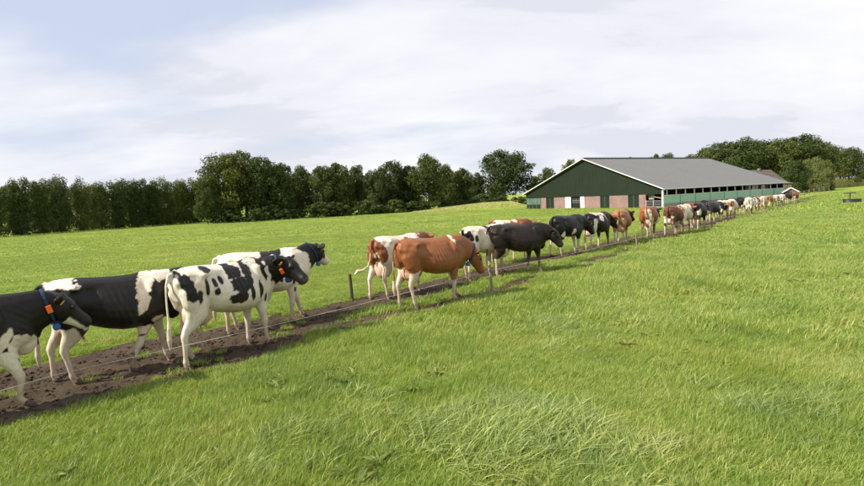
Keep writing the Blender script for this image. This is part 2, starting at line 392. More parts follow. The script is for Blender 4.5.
# ------------------------------------------------------------------ grass, built of blades
def clump(name, n, rad, h0, h1, wid, lean, seed, mat, segs=3, base_dir=0.3, spread=1.0):
    r = np.random.default_rng(seed); v = []; f = []; tone = []
    for k in range(n):
        a = r.uniform(0, 2*math.pi); q = rad * math.sqrt(r.uniform()); bx, by = q*math.cos(a), q*math.sin(a)
        h = r.uniform(h0, h1); th = base_dir + r.normal(0, spread); ln = lean * r.uniform(.3, 1.3)
        d = (math.cos(th), math.sin(th)); fa = r.uniform(0, math.pi); wv = (math.cos(fa) * wid * .5, math.sin(fa) * wid * .5)
        n0 = len(v); tn = r.uniform() ** 1.3
        for s in range(segs + 1):
            u = s / segs; hh = h * (u - .35 * ln * u * u); off = h * ln * u * u
            ww = (1 - u ** 1.6) if s < segs else 0
            cx, cy = bx + d[0]*off, by + d[1]*off
            if s < segs:
                v.append((cx - wv[0]*ww, cy - wv[1]*ww, hh - .01)); v.append((cx + wv[0]*ww, cy + wv[1]*ww, hh - .01)); tone += [tn, tn]
            else: v.append((cx, cy, hh - .01)); tone.append(tn)
        for s in range(segs - 1): b = n0 + 2*s; f.append((b, b+1, b+3, b+2))
        b = n0 + 2*(segs-1); f.append((b, b+1, b+2))
    me = mesh_np(name, v, f, [mat]); at = me.attributes.new('tone', 'FLOAT', 'POINT'); at.data.foreach_set('value', tone)
    return bpy.data.objects.new(name, me)
def scatter(name, clumps, x, y, scl, rot, kind='stuff', label=None, zoff=0):
    cl = bpy.data.collections.new(name + '_sources')
    for k, c in enumerate(clumps): c.name = '%s_clump_%d' % (name, k); cl.objects.link(c)
    n = len(x); me = bpy.data.meshes.new(name); me.vertices.add(n)
    me.vertices.foreach_set('co', np.stack([x, y, hz(x, y) + zoff], -1).astype(np.float32).ravel())
    for nm, ty, arr, key in (('rot', 'FLOAT_VECTOR', rot, 'vector'), ('scl', 'FLOAT_VECTOR', scl, 'vector'), ('pick', 'INT', rng.integers(0, len(clumps), n), 'value')):
        at = me.attributes.new(nm, ty, 'POINT'); at.data.foreach_set(key, np.asarray(arr, np.int32 if ty == 'INT' else np.float32).ravel())
    o = link(bpy.data.objects.new(name, me), kind=kind, label=label)
    gt = bpy.data.node_groups.new(name, 'GeometryNodeTree')
    gt.interface.new_socket('Geometry', in_out='INPUT', socket_type='NodeSocketGeometry'); gt.interface.new_socket('Geometry', in_out='OUTPUT', socket_type='NodeSocketGeometry')
    gi = gt.nodes.new('NodeGroupInput'); go = gt.nodes.new('NodeGroupOutput'); ip = gt.nodes.new('GeometryNodeInstanceOnPoints'); ci = gt.nodes.new('GeometryNodeCollectionInfo')
    ci.inputs['Collection'].default_value = cl; ci.inputs['Separate Children'].default_value = True; ci.inputs['Reset Children'].default_value = True
    def na_(nm, ty):
        q = gt.nodes.new('GeometryNodeInputNamedAttribute'); q.data_type = ty; q.inputs[0].default_value = nm
        return [s for s in q.outputs if s.enabled and s.name == 'Attribute'][0]
    gt.links.new(gi.outputs[0], ip.inputs['Points']); gt.links.new(ci.outputs[0], ip.inputs['Instance']); ip.inputs['Pick Instance'].default_value = True
    gt.links.new(na_('pick', 'INT'), ip.inputs['Instance Index']); gt.links.new(na_('rot', 'FLOAT_VECTOR'), ip.inputs['Rotation']); gt.links.new(na_('scl', 'FLOAT_VECTOR'), ip.inputs['Scale'])
    gt.links.new(ip.outputs[0], go.inputs[0])
    md = o.modifiers.new('scatter', 'NODES'); md.node_group = gt
    return o
# meadow on the near side of the track (longer, combed by the wind) and grazed turf beyond it
def grass_layer(name, r0, r1, dens, side, clumps, sxy, sz, label, wind=0.0, edge=.0):
    x, y = sample_points(r0, r1, dens); S, T = path_coords(x, y); mk = soilmask(x, y, S, T)
    k = (mk < edge + rng.uniform(-.12, .05, len(x))) & ((T > 0.1) if side > 0 else (T <= 0.1))
    # off the barn floor
    bx = (x - 34.27) * .853 + (y - 78) * .523; by = -(x - 34.27) * .523 + (y - 78) * .853
    k &= ~((bx > -.6) & (bx < 37) & (by > -.6) & (by < 30.5))
    x, y = x[k], y[k]; n = len(x)
    lush = .55 + .6 * vn(x*.5, y*.5, 12) + .8 * vn(x*1.7, y*1.7, 13) ** 2 + .3 * vn(x*4, y*4, 14)
    rz = wind + 1.6*fbm(x, y, .8, 3, 15) + rng.normal(0, .6, n); s = rng.uniform(.85, 1.25, n)
    rot = np.stack([rng.normal(0, .06, n), rng.normal(0, .06, n), rz], -1)
    if side < 0: lush = .8 + .35 * (lush - .8)
    scl = np.stack([s*sxy, s*sxy, s*sz*lush], -1)
    return scatter(name, clumps, x, y, scl, rot, label=label)
tA = [clump('a', 110, .17, .05, .11, .0055, .9, 10+k, M['turf']) for k in range(4)]
tB = [clump('b', 80, .22, .06, .14, .010, .9, 20+k, M['turf']) for k in range(4)]
tC = [clump('c', 110, .45, .07, .13, .017, .9, 30+k, M['turf'], 2) for k in range(3)]
tD = [clump('d', 150, 1.3, .08, .14, .045, .8, 40+k, M['turf'], 2) for k in range(3)]
sA = [clump('sa', 120, .18, .025, .055, .0055, .8, 50+k, M['short'], 2, 0, 3) for k in range(3)]
sB = [clump('sb', 90, .40, .03, .06, .014, .8, 60+k, M['short'], 2, 0, 3) for k in range(3)]
sC = [clump('sc', 90, 1.2, .03, .07, .05, .8, 65+k, M['short'], 2, 0, 3) for k in range(3)]
grass_layer('meadow_grass', 2.3, 9, 75, 1, tA, 1, 1, 'lush grass of the meadow close to the camera')
grass_layer('meadow_grass', 9, 22, 34, 1, tB, 1.1, 1, 'lush meadow grass beside the track')
grass_layer('meadow_grass', 22, 55, 11, 1, tC, 1.2, 1, 'meadow grass farther along the track')
grass_layer('meadow_grass', 55, 150, 1.1, 1, tD, 1.3, 1, 'distant meadow grass')
grass_layer('grazed_turf', 5, 20, 42, -1, sA, 1.15, 1, 'short grazed grass beyond the track')
grass_layer('grazed_turf', 20, 45, 8, -1, sB, 1.3, 1, 'short grazed grass in the middle of the field')
grass_layer('grazed_turf', 45, 110, .9, -1, sC, 1.4, 1, 'short grazed grass toward the trees')
# grass verge tufts along both ragged edges of the track
x, y = sample_points(4.5, 34, 60); S, T = path_coords(x, y); mk = soilmask(x, y, S, T)
k = ((mk < .04) & (np.abs(T) < 1.5)) | ((np.abs(T) < 1) & (fbm(x, y, 1.1, 2, 177) > .22) & (rng.uniform(0, 1, len(x)) < .22)); x, y = x[k], y[k]; n = len(x)
scatter('verge_grass', [clump('v', 60, .10, .04, .10, .007, .9, 70+k, M['turf'], 3, 0, 3) for k in range(3)], x, y,
        np.repeat(rng.uniform(.5, 1.15, (n, 1)), 3, 1), np.stack([np.zeros(n), np.zeros(n), rng.uniform(0, 6.28, n)], -1), label='grass tufts along the edges of the track', zoff=.03)
# long flattened tufts in the foreground
tl = [clump('l', 60, .15, .11, .24, .0110, 1.25, 80+k, M['long'], 5, .2, 1.0) for k in range(4)]
x, y = sample_points(2.6, 11, 46); S, T = path_coords(x, y)
den = fbm(x, y, .55, 3, 101) + 1.3 * np.exp(-(((x - .7) / 1.0) ** 2 + ((y - 4.8) / .7) ** 2))  
k = (T > 1.5) & (den > .36 + rng.uniform(-.30, .30, len(x))); x, y = x[k], y[k]; n = len(x)
rz = .35 + .8 * fbm(x, y, .5, 2, 111) + rng.normal(0, .35, n)
sc = rng.uniform(.6, 1.15, n) * (1 + .55 * np.exp(-(((x - .7) / 1.1) ** 2 + ((y - 4.8) / .8) ** 2)))
scatter('long_grass', tl, x, y, np.stack([sc, sc, sc * .8], -1), np.stack([rng.normal(0, .1, n), rng.normal(0, .1, n), rz], -1), label='pale long grass blown flat in the foreground')
# broad-leaved weeds
def weed(seed):
    r = np.random.default_rng(seed); v = []; f = []; tone = []
    for k in range(11):
        a = r.uniform(0, 6.28); Ln = r.uniform(.09, .19); wd = Ln * r.uniform(.22, .34); up = r.uniform(.4, 1.1); n0 = len(v); tn = r.uniform(.3, .9)
        for s in range(6):
            u = s / 5; rad_ = Ln * u * math.cos(up * (1 - .5*u)); z = Ln * u * math.sin(up * (1 - .6*u)); ww = wd * math.sin(math.pi * min(1, u*.92 + .08)) * .5
            cx, cy = rad_*math.cos(a), rad_*math.sin(a)
            v += [(cx - math.sin(a)*ww, cy + math.cos(a)*ww, z + .01), (cx, cy, z - .006), (cx + math.sin(a)*ww, cy - math.cos(a)*ww, z + .01)]; tone += [tn]*3
        for s in range(5): b = n0 + 3*s; f += [(b, b+1, b+4, b+3), (b+1, b+2, b+5, b+4)]
    me = mesh_np('weed', v, f, [M['weed']]); at = me.attributes.new('tone', 'FLOAT', 'POINT'); at.data.foreach_set('value', tone); return bpy.data.objects.new('weed', me)
x, y = sample_points(3.5, 16, 5); S, T = path_coords(x, y); k = (T > 1.15) & (fbm(x, y, .6, 2, 131) > .22); x, y = x[k], y[k]; n = len(x)
scatter('weeds', [weed(200+k) for k in range(4)], x, y, np.repeat(rng.uniform(.6, 1.2, (n, 1)), 3, 1), np.stack([np.zeros(n), np.zeros(n), rng.uniform(0, 6.28, n)], -1), label='low broad-leaved weeds scattered in the meadow')
# loose clods on the track
def clod(seed):
    r = np.random.default_rng(seed); b = MB(); b.ball((0, 0, .3), (1, .8, .6), 8); v = np.array(b.v); v *= 1 + r.uniform(-.25, .2, (len(v), 1))
    return bpy.data.objects.new('clod', mesh_np('clod', v, b.f, [M['soil']], True))
s_ = rng.uniform(3, 34, 22000); t_ = rng.uniform(-1.05, 1.05, 22000); c, t, w = path_at(s_); x = c[:, 0] + t[:, 1]*t_*w; y = c[:, 1] - t[:, 0]*t_*w
mk = soilmask(x, y, s_, t_); k = mk > .1; x, y = x[k], y[k]; n = len(x); sz = rng.uniform(.005, .030, n) * rng.uniform(.4, 1.4, n)
scatter('soil_clods', [clod(300+k) for k in range(4)], x, y, np.stack([sz, sz, sz*.8], -1), rng.uniform(0, 6.28, (n, 3)) * [.1, .1, 1], label='loose clods of earth on the track', zoff=.012)

# ------------------------------------------------------------------ trees
def crown_mesh(name, blobs, n, leaf, mat, seed, droop=0):
    r = np.random.default_rng(seed); blobs = np.array(blobs, float)
    wgt = (blobs[:, 3] * blobs[:, 4]); wgt /= wgt.sum(); bi = r.choice(len(blobs), n, p=wgt); B = blobs[bi]
    d = r.normal(size=(n, 3)); d /= np.linalg.norm(d, axis=1, keepdims=True)
    rad = r.uniform(.40, 1.15, (n, 1)) ** .7
    lump = 1 + .25 * np.sin(d[:, :1] * 5 + bi[:, None]) * np.cos(d[:, 1:2] * 4 + 2*bi[:, None])
    P = B[:, :3] + d * rad * lump * np.stack([B[:, 3], B[:, 3], B[:, 4]], -1)
    P[:, 2] = np.maximum(P[:, 2], .15)
    nn = d * .8 + r.normal(size=(n, 3)) * .8 + [0, 0, .25]; nn /= np.linalg.norm(nn, axis=1, keepdims=True)
    t = np.cross(nn, r.normal(size=(n, 3))); t /= np.linalg.norm(t, axis=1, keepdims=True)
    if droop: t = t * .5 + np.array([0, 0, -1.]) * droop; t /= np.linalg.norm(t, axis=1, keepdims=True)
    b = np.cross(nn, t); b /= np.linalg.norm(b, axis=1, keepdims=True)
    L_ = leaf * r.uniform(.6, 1.4, (n, 1)); Wd = L_ * (.55 if not droop else .3)
    v = np.stack([P - t*L_*.5, P + b*Wd*.5 + nn*L_*.08, P + t*L_*.5, P - b*Wd*.5 + nn*L_*.08], 1).reshape(-1, 3)
    f = np.arange(4*n).reshape(-1, 4)
    me = mesh_np(name, v, f, [mat]); at = me.attributes.new('tone', 'FLOAT', 'POINT')
    hue = np.clip(.45 + .25 * np.sin(bi * 2.4) + r.normal(0, .2, n), 0, 1); at.data.foreach_set('value', np.repeat(hue, 4).astype(np.float32)); return me
def limbs_mesh(name, h, r0, seed, spread, low=.25, nb=7):
    r = random.Random(seed); b = MB(); top = h * .85
    pts = [(0, 0, -.3)] + [(r.uniform(-.02, .02)*h*k/6, r.uniform(-.02, .02)*h*k/6, top*k/6) for k in range(1, 7)]
    b.tube(pts, [r0*1.25] + [r0*(1 - .14*k) for k in range(1, 7)], 8)
    for k in range(nb):
        z = h*(low + (.75-low)*k/nb); a = k*2.4 + r.uniform(-.3, .3); ln = spread * r.uniform(.5, .85); s = min(5, int(z/top*6)); bx, by, _ = pts[s]
        b.tube([(bx, by, z), (bx+math.cos(a)*ln*.5, by+math.sin(a)*ln*.5, z+ln*.35), (bx+math.cos(a)*ln, by+math.sin(a)*ln, z+ln*.55)], [r0*.45, r0*.28, r0*.1], 6)
    return mesh_np(name, b.v, b.f, [M['bark']], True)
def blobs_round(h, w, seed, low=.2, n=22):
    r = random.Random(seed); o = []
    for k in range(n):
        u = (k + .5) / n; z = h * (low + (1 - low) * u * .93); env = math.sin(math.pi * min(1, .18 + .80*u)) ** .6
        a = k * 2.4 + r.uniform(-.4, .4); q = w/2 * env * r.uniform(.35, .78); s = w * r.uniform(.09, .20) * (1.1 - .25*u)
        o.append((q*math.cos(a), q*math.sin(a), z, s, s*r.uniform(.7, .95)))
    o.append((0, 0, h*.55, w*.22, h*.26)); 
    for k in range(14):
        a = r.uniform(0, 6.28); u = r.uniform(.45, 1); q = w/2*(.62 + .3*r.random())*math.sin(math.pi*min(1, .18+.8*u))**.6; o.append((q*math.cos(a), q*math.sin(a), h*(low+(1-low)*u*.95), w*.06, w*.05))
    return o
def blobs_hedge(h, w, seed):
    r = random.Random(seed); o = [(0, 0, h*.45, w*.33, h*.42), (w*.2, 0, h*.12, w*.42, h*.13), (-w*.2, 0, h*.10, w*.42, h*.13)]
    for k in range(24):
        z = h*(.06 + .90*k/24) + r.uniform(-.3, .3); a = k*2.4; q = w/2*r.uniform(.25, .75); s = w*r.uniform(.14, .24)
        o.append((q*math.cos(a), q*math.sin(a), z, s, s*r.uniform(.9, 1.5)))
    return o
VAR = {}
def variant(kind, k):
    key = (kind, k)
    if key in VAR: return VAR[key]
    if kind == 'hedge': c = crown_mesh('hedge_crown', blobs_hedge(9.2, 3.9 + .3*(k % 3), k), 12500, .25, M['leaf_mid'], k); t = limbs_mesh('hedge_trunk', 9, .10, k, 1.2)
    elif kind == 'broad': c = crown_mesh('broad_crown', blobs_round(10, 8.5, 50+k, .10), 13000, .34, M['leaf_dark' if k % 2 else 'leaf_mid'], 50+k); t = limbs_mesh('broad_trunk', 10, .22, k, 3.2)
    elif kind == 'tall': c = crown_mesh('tall_crown', blobs_round(10, 9, 70+k, .24, 26), 13000, .30, M['leaf_dark'], 70+k); t = limbs_mesh('tall_trunk', 10, .28, k, 3.4)
    elif kind == 'willow': c = crown_mesh('willow_crown', blobs_round(10, 10, 90+k, .0, 24), 13000, .42, M['leaf_olive'], 90+k, .8); t = limbs_mesh('willow_trunk', 10, .25, k, 3)
    elif kind == 'lush': c = crown_mesh('lush_crown', blobs_round(10, 10, 120+k, .02, 24), 13000, .34, M['leaf_shrub'], 120+k); t = limbs_mesh('lush_trunk', 10, .25, k, 3)
    elif kind == 'shrub': c = crown_mesh('shrub_crown', blobs_round(2, 2.8, 100+k, .0, 12), 2600, .20, M['leaf_shrub'], 100+k); t = limbs_mesh('shrub_stem', 2, .05, k, .8, .1, 5)
    VAR[key] = (c, t); return VAR[key]
HN = {'hedge': 9.2, 'broad': 10, 'tall': 10, 'willow': 10, 'lush': 10, 'shrub': 2}
def tree(kind, k, x, y, h, wide, label, cat, group, name, zb=None):
    c, t = variant(kind, k); s = h / HN[kind]; z = hz1(x, y) if zb is None else zb
    e = empty(name, (x, y, z), random.uniform(0, 6.28), label, cat, group)
    a = link(bpy.data.objects.new('crown', c), e); a.scale = (s*wide, s*wide, s)
    b = link(bpy.data.objects.new('trunk' if kind != 'shrub' else 'stem', t), e); b.scale = (s*wide, s*wide, s)
    return e
ORD = ['first','second','third','fourth','fifth','sixth','seventh','eighth','ninth','tenth','eleventh','twelfth','thirteenth','fourteenth','fifteenth','sixteenth','seventeenth','eighteenth','nineteenth','twentieth',
       'twenty-first','twenty-second','twenty-third','twenty-fourth','twenty-fifth','twenty-sixth','twenty-seventh','twenty-eighth']
A = Vector(ground_at(0, 237)); B = Vector(ground_at(203, 222.5)); dirv = (B - A).normalized(); n = 0
pos = A - dirv * 7.5; total = (B - pos).length; k = 0
while k * 3.15 < total:
    if k in (9,): k += 0
    p = pos + dirv * (k * 3.15); jit = random.uniform(-.5, .5)
    tree('hedge', k % 5, p.x + random.uniform(-.4,.4), p.y + jit + 1.5, random.uniform(8.0, 9.9), random.uniform(.78, 1.05),
         '%s tree from the left end of the straight dark hedge row' % ORD[k], 'tree', 'trees of the dark hedge row on the left', 'hedge_tree'); k += 1
# trees of the wood behind the field: pixel column, depth, crown-top row, width factor
wood = [(206,103,180,.8,'broad'),(226,108,154,1.0,'tall'),(246,112,151,1.0,'tall'),(263,110,157,.9,'tall'),(284,112,163,.8,'broad'),(303,116,166,.75,'broad'),(322,116,164,.8,'broad'),(340,120,162,.9,'broad'),
        (358,124,165,.8,'broad'),(374,122,171,.8,'broad'),(391,128,161,1.0,'tall'),(408,130,165,.8,'broad'),(429,128,155,.95,'tall'),(446,138,165,.8,'broad'),(462,140,167,.85,'broad'),(477,150,172,.8,'broad'),(272,128,165,1.0,'broad'),(330,135,168,1,'broad'),(380,140,168,1,'broad'),(455,155,172,1,'broad')]
wl = ['bushy tree closing the right end of the dark hedge row','tall dark tree with a bare pale trunk beside the hedge row','tallest dark tree of the wood, rounded top','dark tree leaning against the right flank of the tallest tree',
      'lower round tree right of the tallest tree','narrow tree in the dip of the wood left of centre','tree with a rounded top, third right of the dip','round tree above the pale shrubs, left of centre',
      'mid green tree just left of the wood centre','low dark tree in the notch of the wood','broad tree with a flat top over the centre of the wood','narrow tree just left of the high pale tree','high paler tree with bare stem rising over the wood',
      'tree directly right of the high paler tree','lower tree on the right shoulder of the wood','small tree at the right end of the wood, beside the lone oak','tree standing behind the tallest one, seen between crowns','tree behind the round pair, left of centre','tree at the back of the wood near its centre','tree at the back of the right shoulder of the wood']
for q, ((u, D, v, wf, kd), lb) in enumerate(zip(wood, wl)):
    P = at_depth(u, D); zt = height_at(u, v, D); z0 = hz1(P.x, P.y)
    tree(kd, q % 4, P.x, P.y, zt - z0, wf * (1.0 if kd == 'tall' else .95), lb, 'tree', 'trees of the wood behind the field', 'woodland_tree')
for q, u in enumerate(range(8, 530, 29)):
    D = 150 if u < 200 else 178; P = at_depth(u + random.uniform(-5, 5), D); v = 186 if u < 200 else random.uniform(176, 184)
    tree('broad', q % 4, P.x, P.y, height_at(u, v, D) - hz1(P.x, P.y), 1.35, '%s tree from the left of the far wood showing through gaps' % ORD[q], 'tree', 'far wood trees behind the hedge and wood', 'far_tree')
# the single large tree left of the barn
P = at_depth(505, 150); tree('tall', 5, P.x, P.y, height_at(505, 150.5, 150) - hz1(P.x, P.y), 1.42, 'large lone dark tree with ragged crown just left of the barn', 'tree', None, 'oak_tree')
back = [(536,185,176,.9,'low tree filling the gap between lone tree and barn'),(549,200,168,.9,'distant round tree behind the left slope of the barn roof'),(571,170,158,.6,'small treetop poking over the left roof slope'),(655,170,153.5,.6,'small treetop just left of the light crown above the ridge'),
        (668,175,153,.8,'light green crown showing above the middle of the ridge'),(690,180,155,.8,'low tree over the right end of the ridge'),(708,175,146,1.0,'tree rising where the barn ridge ends'),(724,170,141.5,1.0,'tree behind the right roof slope of the barn'),
        (745,165,138.5,1.1,'tall dark tree left of the farmhouse roof'),(764,170,141,1.0,'dark tree directly behind the farmhouse roof'),(783,165,138,1.0,'dark tree right of the farmhouse roof'),(802,168,134.5,1.1,'highest dark tree above the pale willow'),
        (820,175,141,1.0,'dark tree right of the highest one'),(832,190,147,.9,'dark tree over the right edge of the willow'),(848,185,147.5,1.0,'spreading dark tree with visible trunk at the right field edge'),(872,195,150,1.0,'dark tree cut by the right edge of the photo'),(630,190,158,.7,'treetop barely showing above the barn ridge')]
for q, (u, D, v, wf, lb) in enumerate(back):
    P = at_depth(u, D); z0 = hz1(P.x, P.y)
    tree('tall' if q > 6 else 'broad', q % 4, P.x, P.y, height_at(u, v, D) - z0, wf, lb, 'tree', 'trees behind the barn and farmhouse', 'farmyard_tree')
for u, D, v, wf, kd, lb in [(795,128,160,.9,'lush','dark green bushy tree right of the gabled shed'),(811,135,157.5,.95,'willow','pale olive willow between the shed and the field'),(824,140,160,.8,'willow','smaller pale willow on the right of the pair'),(782,135,171,.8,'lush','low bush in front of the farmhouse')]:
    P = at_depth(u, D); tree(kd, 1 if u < 815 else 2, P.x, P.y, height_at(u, v, D) - hz1(P.x, P.y), wf, lb, 'tree', None, 'willow_tree' if kd == 'willow' else 'bushy_tree')
sh = [(222,219,104),(236,218,104),(252,217,104),(266,215,108),(284,214,108),(300,213,110),(316,211,110),(330,210,112),(346,209,114),(362,209,116),(378,208,118),(394,206,120),(410,205,122),(424,204,124),(446,201,130),(458,200,132),(472,199,134),(484,198,138),(497,197,140),(523,193,142),(532,193,146),(540,193,150)]
for q, (u, vb, D) in enumerate(sh):
    P = at_depth(u + random.uniform(-3, 3), D); hh = random.uniform(1.9, 3.2)
    lb = ('%s low shrub from the left along the foot of the wood' % ORD[q]) if q < 20 else ['low bush right of the ochre hut by the barn corner','low bush tucked behind the left corner of the barn'][q-20]
    tree('shrub', q % 3, P.x, P.y, hh if q < 20 else 1.6, random.uniform(1.2, 1.9), lb, 'shrub', 'shrubs along the foot of the wood' if q < 20 else None, 'shrub')

# maize field behind the right meadow: closely set stems and leaves, nobody could count them
P0 = at_depth(828, 175); P1 = at_depth(905, 200); nmz = 26000; r = np.random.default_rng(5)
ux = r.uniform(0, 1, nmz); dd = r.uniform(0, 12, nmz); base = np.array([P0.x, P0.y])[None] + np.outer(ux, [P1.x-P0.x, P1.y-P0.y]); nx = np.array([-(P1.y-P0.y), P1.x-P0.x]); nx = nx/np.linalg.norm(nx)
xy = base + dd[:, None]*nx; zz = hz(xy[:, 0], xy[:, 1]) + r.uniform(.1, 2.6, nmz); C3 = np.c_[xy, zz]
t3 = r.normal(size=(nmz, 3)); t3[:, 2] = np.abs(t3[:, 2]) + .5; t3 /= np.linalg.norm(t3, axis=1, keepdims=True); b3 = np.cross(t3, r.normal(size=(nmz, 3))); b3 /= np.linalg.norm(b3, axis=1, keepdims=True)
v = np.stack([C3 - t3*.25, C3 + b3*.05, C3 + t3*.3, C3 - b3*.05], 1).reshape(-1, 3); me = mesh_np('maize_crop', v, np.arange(4*nmz).reshape(-1, 4), [M['maize']])
at = me.attributes.new('tone', 'FLOAT', 'POINT'); at.data.foreach_set('value', np.repeat(r.uniform(0, 1, nmz), 4).astype(np.float32)); link(bpy.data.objects.new('maize_crop', me), kind='stuff', label='pale maize crop beyond the right meadow')
# rough grassy bank left of the barn
gx = np.linspace(0, 1, 90); gy = np.linspace(0, 1, 26); Q0 = at_depth(408, 112); Q1 = at_depth(535, 116); GX, GY = np.meshgrid(gx, gy, indexing='ij')
bx = Q0.x + (Q1.x - Q0.x)*GX; by = Q0.y + (Q1.y-Q0.y)*GX + GY*24
bz = hz(bx, by) - .15 + (1.2 * np.clip(GX*1.6, 0, 1)) * np.sin(np.pi*np.clip(GY, 0, 1))**.7 * np.clip((1-GX)*8, 0, 1) + .18*fbm(bx, by, .5, 3, 9) * np.sin(np.pi*GY)
i, j = np.meshgrid(np.arange(89), np.arange(25), indexing='ij'); a = i*26+j
bank = link(bpy.data.objects.new('grass_bank', mesh_np('grass_bank', np.stack([bx, by, bz], -1).reshape(-1, 3), np.stack([a, a+26, a+27, a+1], -1).reshape(-1, 4), [M['pasture']], True)), kind='structure')
nb_ = 9000; u_ = r.uniform(.02, .98, nb_); w_ = r.uniform(.03, .8, nb_); gxx = Q0.x+(Q1.x-Q0.x)*u_; gyy = Q0.y+(Q1.y-Q0.y)*u_+w_*24
gzz = hz(gxx, gyy) - .15 + (1.2*np.clip(u_*1.6, 0, 1))*np.sin(np.pi*w_)**.7*np.clip((1-u_)*8, 0, 1); C3 = np.c_[gxx, gyy, gzz + .12]
t3 = r.normal(size=(nb_, 3))*.5 + [0, 0, 1]; t3 /= np.linalg.norm(t3, axis=1, keepdims=True); b3 = np.cross(t3, r.normal(size=(nb_, 3))); b3 /= np.linalg.norm(b3, axis=1, keepdims=True)
v = np.stack([C3 - t3*.2, C3 + b3*.06, C3 + t3*.22, C3 - b3*.06], 1).reshape(-1, 3); me = mesh_np('bank_grass', v, np.arange(4*nb_).reshape(-1, 4), [M['maize']])
at = me.attributes.new('tone', 'FLOAT', 'POINT'); at.data.foreach_set('value', np.repeat(r.uniform(0, .9, nb_), 4).astype(np.float32)); link(bpy.data.objects.new('bank_grass', me), kind='stuff', label='rough tall grass on the bank left of the barn')

# ------------------------------------------------------------------ barn (local x along the long side, local y along the gable)
BX, BY, BZ = 34.27, 78.0, -0.85; BL, BW, EH, RH = 35.5, 29.8, 2.8, 8.3
barn = empty('cattle_barn', (BX, BY, BZ), R_(31.5), 'large dark green gabled cattle barn with grey roof and pink brick', 'barn')
def P_(name, mb, mat, parent=barn, **k): return mb.build(name, mat, parent, **k)
h = BW / 2; sl = (RH - EH) / h
P_('floor', MB().box((0.3, .3, -.4), (BL, BW-.3, .06)), M['concrete'])
# roof: two sheets with thickness, overhanging; corrugation seams joined into each sheet's ribs
for sgn in (0, 1):
    b = MB(); y0 = -.4 if sgn == 0 else BW + .4; z0 = EH - .4*sl
    ye = h
    x0, x1 = -.55, BL + .5
    b.hexa([(x0, y0, z0), (x1, y0, z0), (x1, ye, RH), (x0, ye, RH), (x0, y0, z0+.12), (x1, y0, z0+.12), (x1, ye, RH+.12), (x0, ye, RH+.12)] if sgn == 0 else
           [(x1, y0, z0), (x0, y0, z0), (x0, ye, RH), (x1, ye, RH), (x1, y0, z0+.12), (x0, y0, z0+.12), (x0, ye, RH+.12), (x1, ye, RH+.12)])
    rf = P_('roof', b, M['roof'])
    s_m = MB()
    for k in range(36):
        xx = x0 + .4 + k*1.0
        if xx > x1 - .2: break
        s_m.hexa([(xx, y0, z0+.121), (xx+.07, y0, z0+.121), (xx+.07, ye, RH+.121), (xx, ye, RH+.121), (xx, y0, z0+.165), (xx+.07, y0, z0+.165), (xx+.07, ye, RH+.165), (xx, ye, RH+.165)])
    s_m.build('roof_seams', M['roof'], rf, kind='stuff')
    bb = MB()   # barge board
    bb.hexa([(x0-.05, y0, z0), (x0-.002, y0, z0), (x0-.002, ye, RH), (x0-.05, ye, RH), (x0-.05, y0, z0+.13), (x0-.002, y0, z0+.13), (x0-.002, ye, RH+.13), (x0-.05, ye, RH+.13)])
    P_('barge_board', bb, M['white'])
P_('ridge_cap', MB().box((-.5, h-.35, RH+.10), (BL+.45, h+.35, RH+.24)), M['roof'])
P_('gutter', MB().tube([(-.5, -.48, EH-.4*sl+.02), (BL+.5, -.48, EH-.4*sl+.02)], .09, 8), M['zinc'])
# gable cladding in upright profiled sheets
CB = 2.15; nsh = 30
for k in range(nsh):
    ya, yb = BW*k/nsh, BW*(k+1)/nsh - .03; za = lambda y: EH + sl*min(y, BW-y) - .03
    m_ = MB(); pts = [(0, ya, CB), (0, yb, CB), (0, yb, za(yb)), (0, ya, za(ya))]
    o_ = [(x - .05, y, z) for x, y, z in pts]
    m_.hexa([o_[0], o_[1], pts[1], pts[0], o_[3], o_[2], pts[2], pts[3]])
    for rb in (.25, .5, .75):
        yy = ya + (yb-ya)*rb; m_.box((-.075, yy-.03, CB+.002), (-.051, yy+.03, min(za(yy-.03), za(yy+.03))))
    P_('cladding_sheet', m_, M['clad'])
P_('gable_lining', MB().poly([(.03, .05, CB), (.03, BW-.05, CB), (.03, BW-.05, EH-.05), (.03, h, RH-.05), (.03, .05, EH-.05)]), M['clad'])
P_('lintel', MB().box((-.04, .06, CB-.16), (.12, BW-.06, CB-.003)), M['greenframe'])
def gpanel(name, y0, y1, mat, x=0.0, z0=-.3, z1=1.985, parent=barn, th=.15):
    return P_(name, MB().box((x, min(y0, y1), z0), (x+th, max(y0, y1), z1)), mat, parent)
for y0, y1 in ((24.35, 25.7), (19.55, 22.3), (11.7, 15.05), (6.2, 9.8), (3.3, 4.2)): gpanel('brick_wall', y0, y1, M['brick'])
for y0, y1 in ((22.33, 24.32), (9.83, 11.67), (4.23, 6.17)):
    d_ = gpanel('green_door', y0, y1, M['greenframe'], .06, .02, 1.98, th=.06)
    mid = (y0+y1)/2
    MB().box((.035, mid-.035, .02), (.058, mid+.035, 1.97)).build('door_stile', M['netgrey'], d_)
    for yy in (y0+.06, y1-.06): MB().box((.035, yy-.04, .02), (.058, yy+.04, 1.97)).build('door_stile', M['greenframe'], d_)
    MB().box((.035, y0+.105, 1.85), (.058, mid-.04, 1.95)).build('door_rail', M['greenframe'], d_)
    MB().box((.035, y0+.105, .9), (.058, mid-.04, 1.0)).build('door_rail', M['greenframe'], d_)
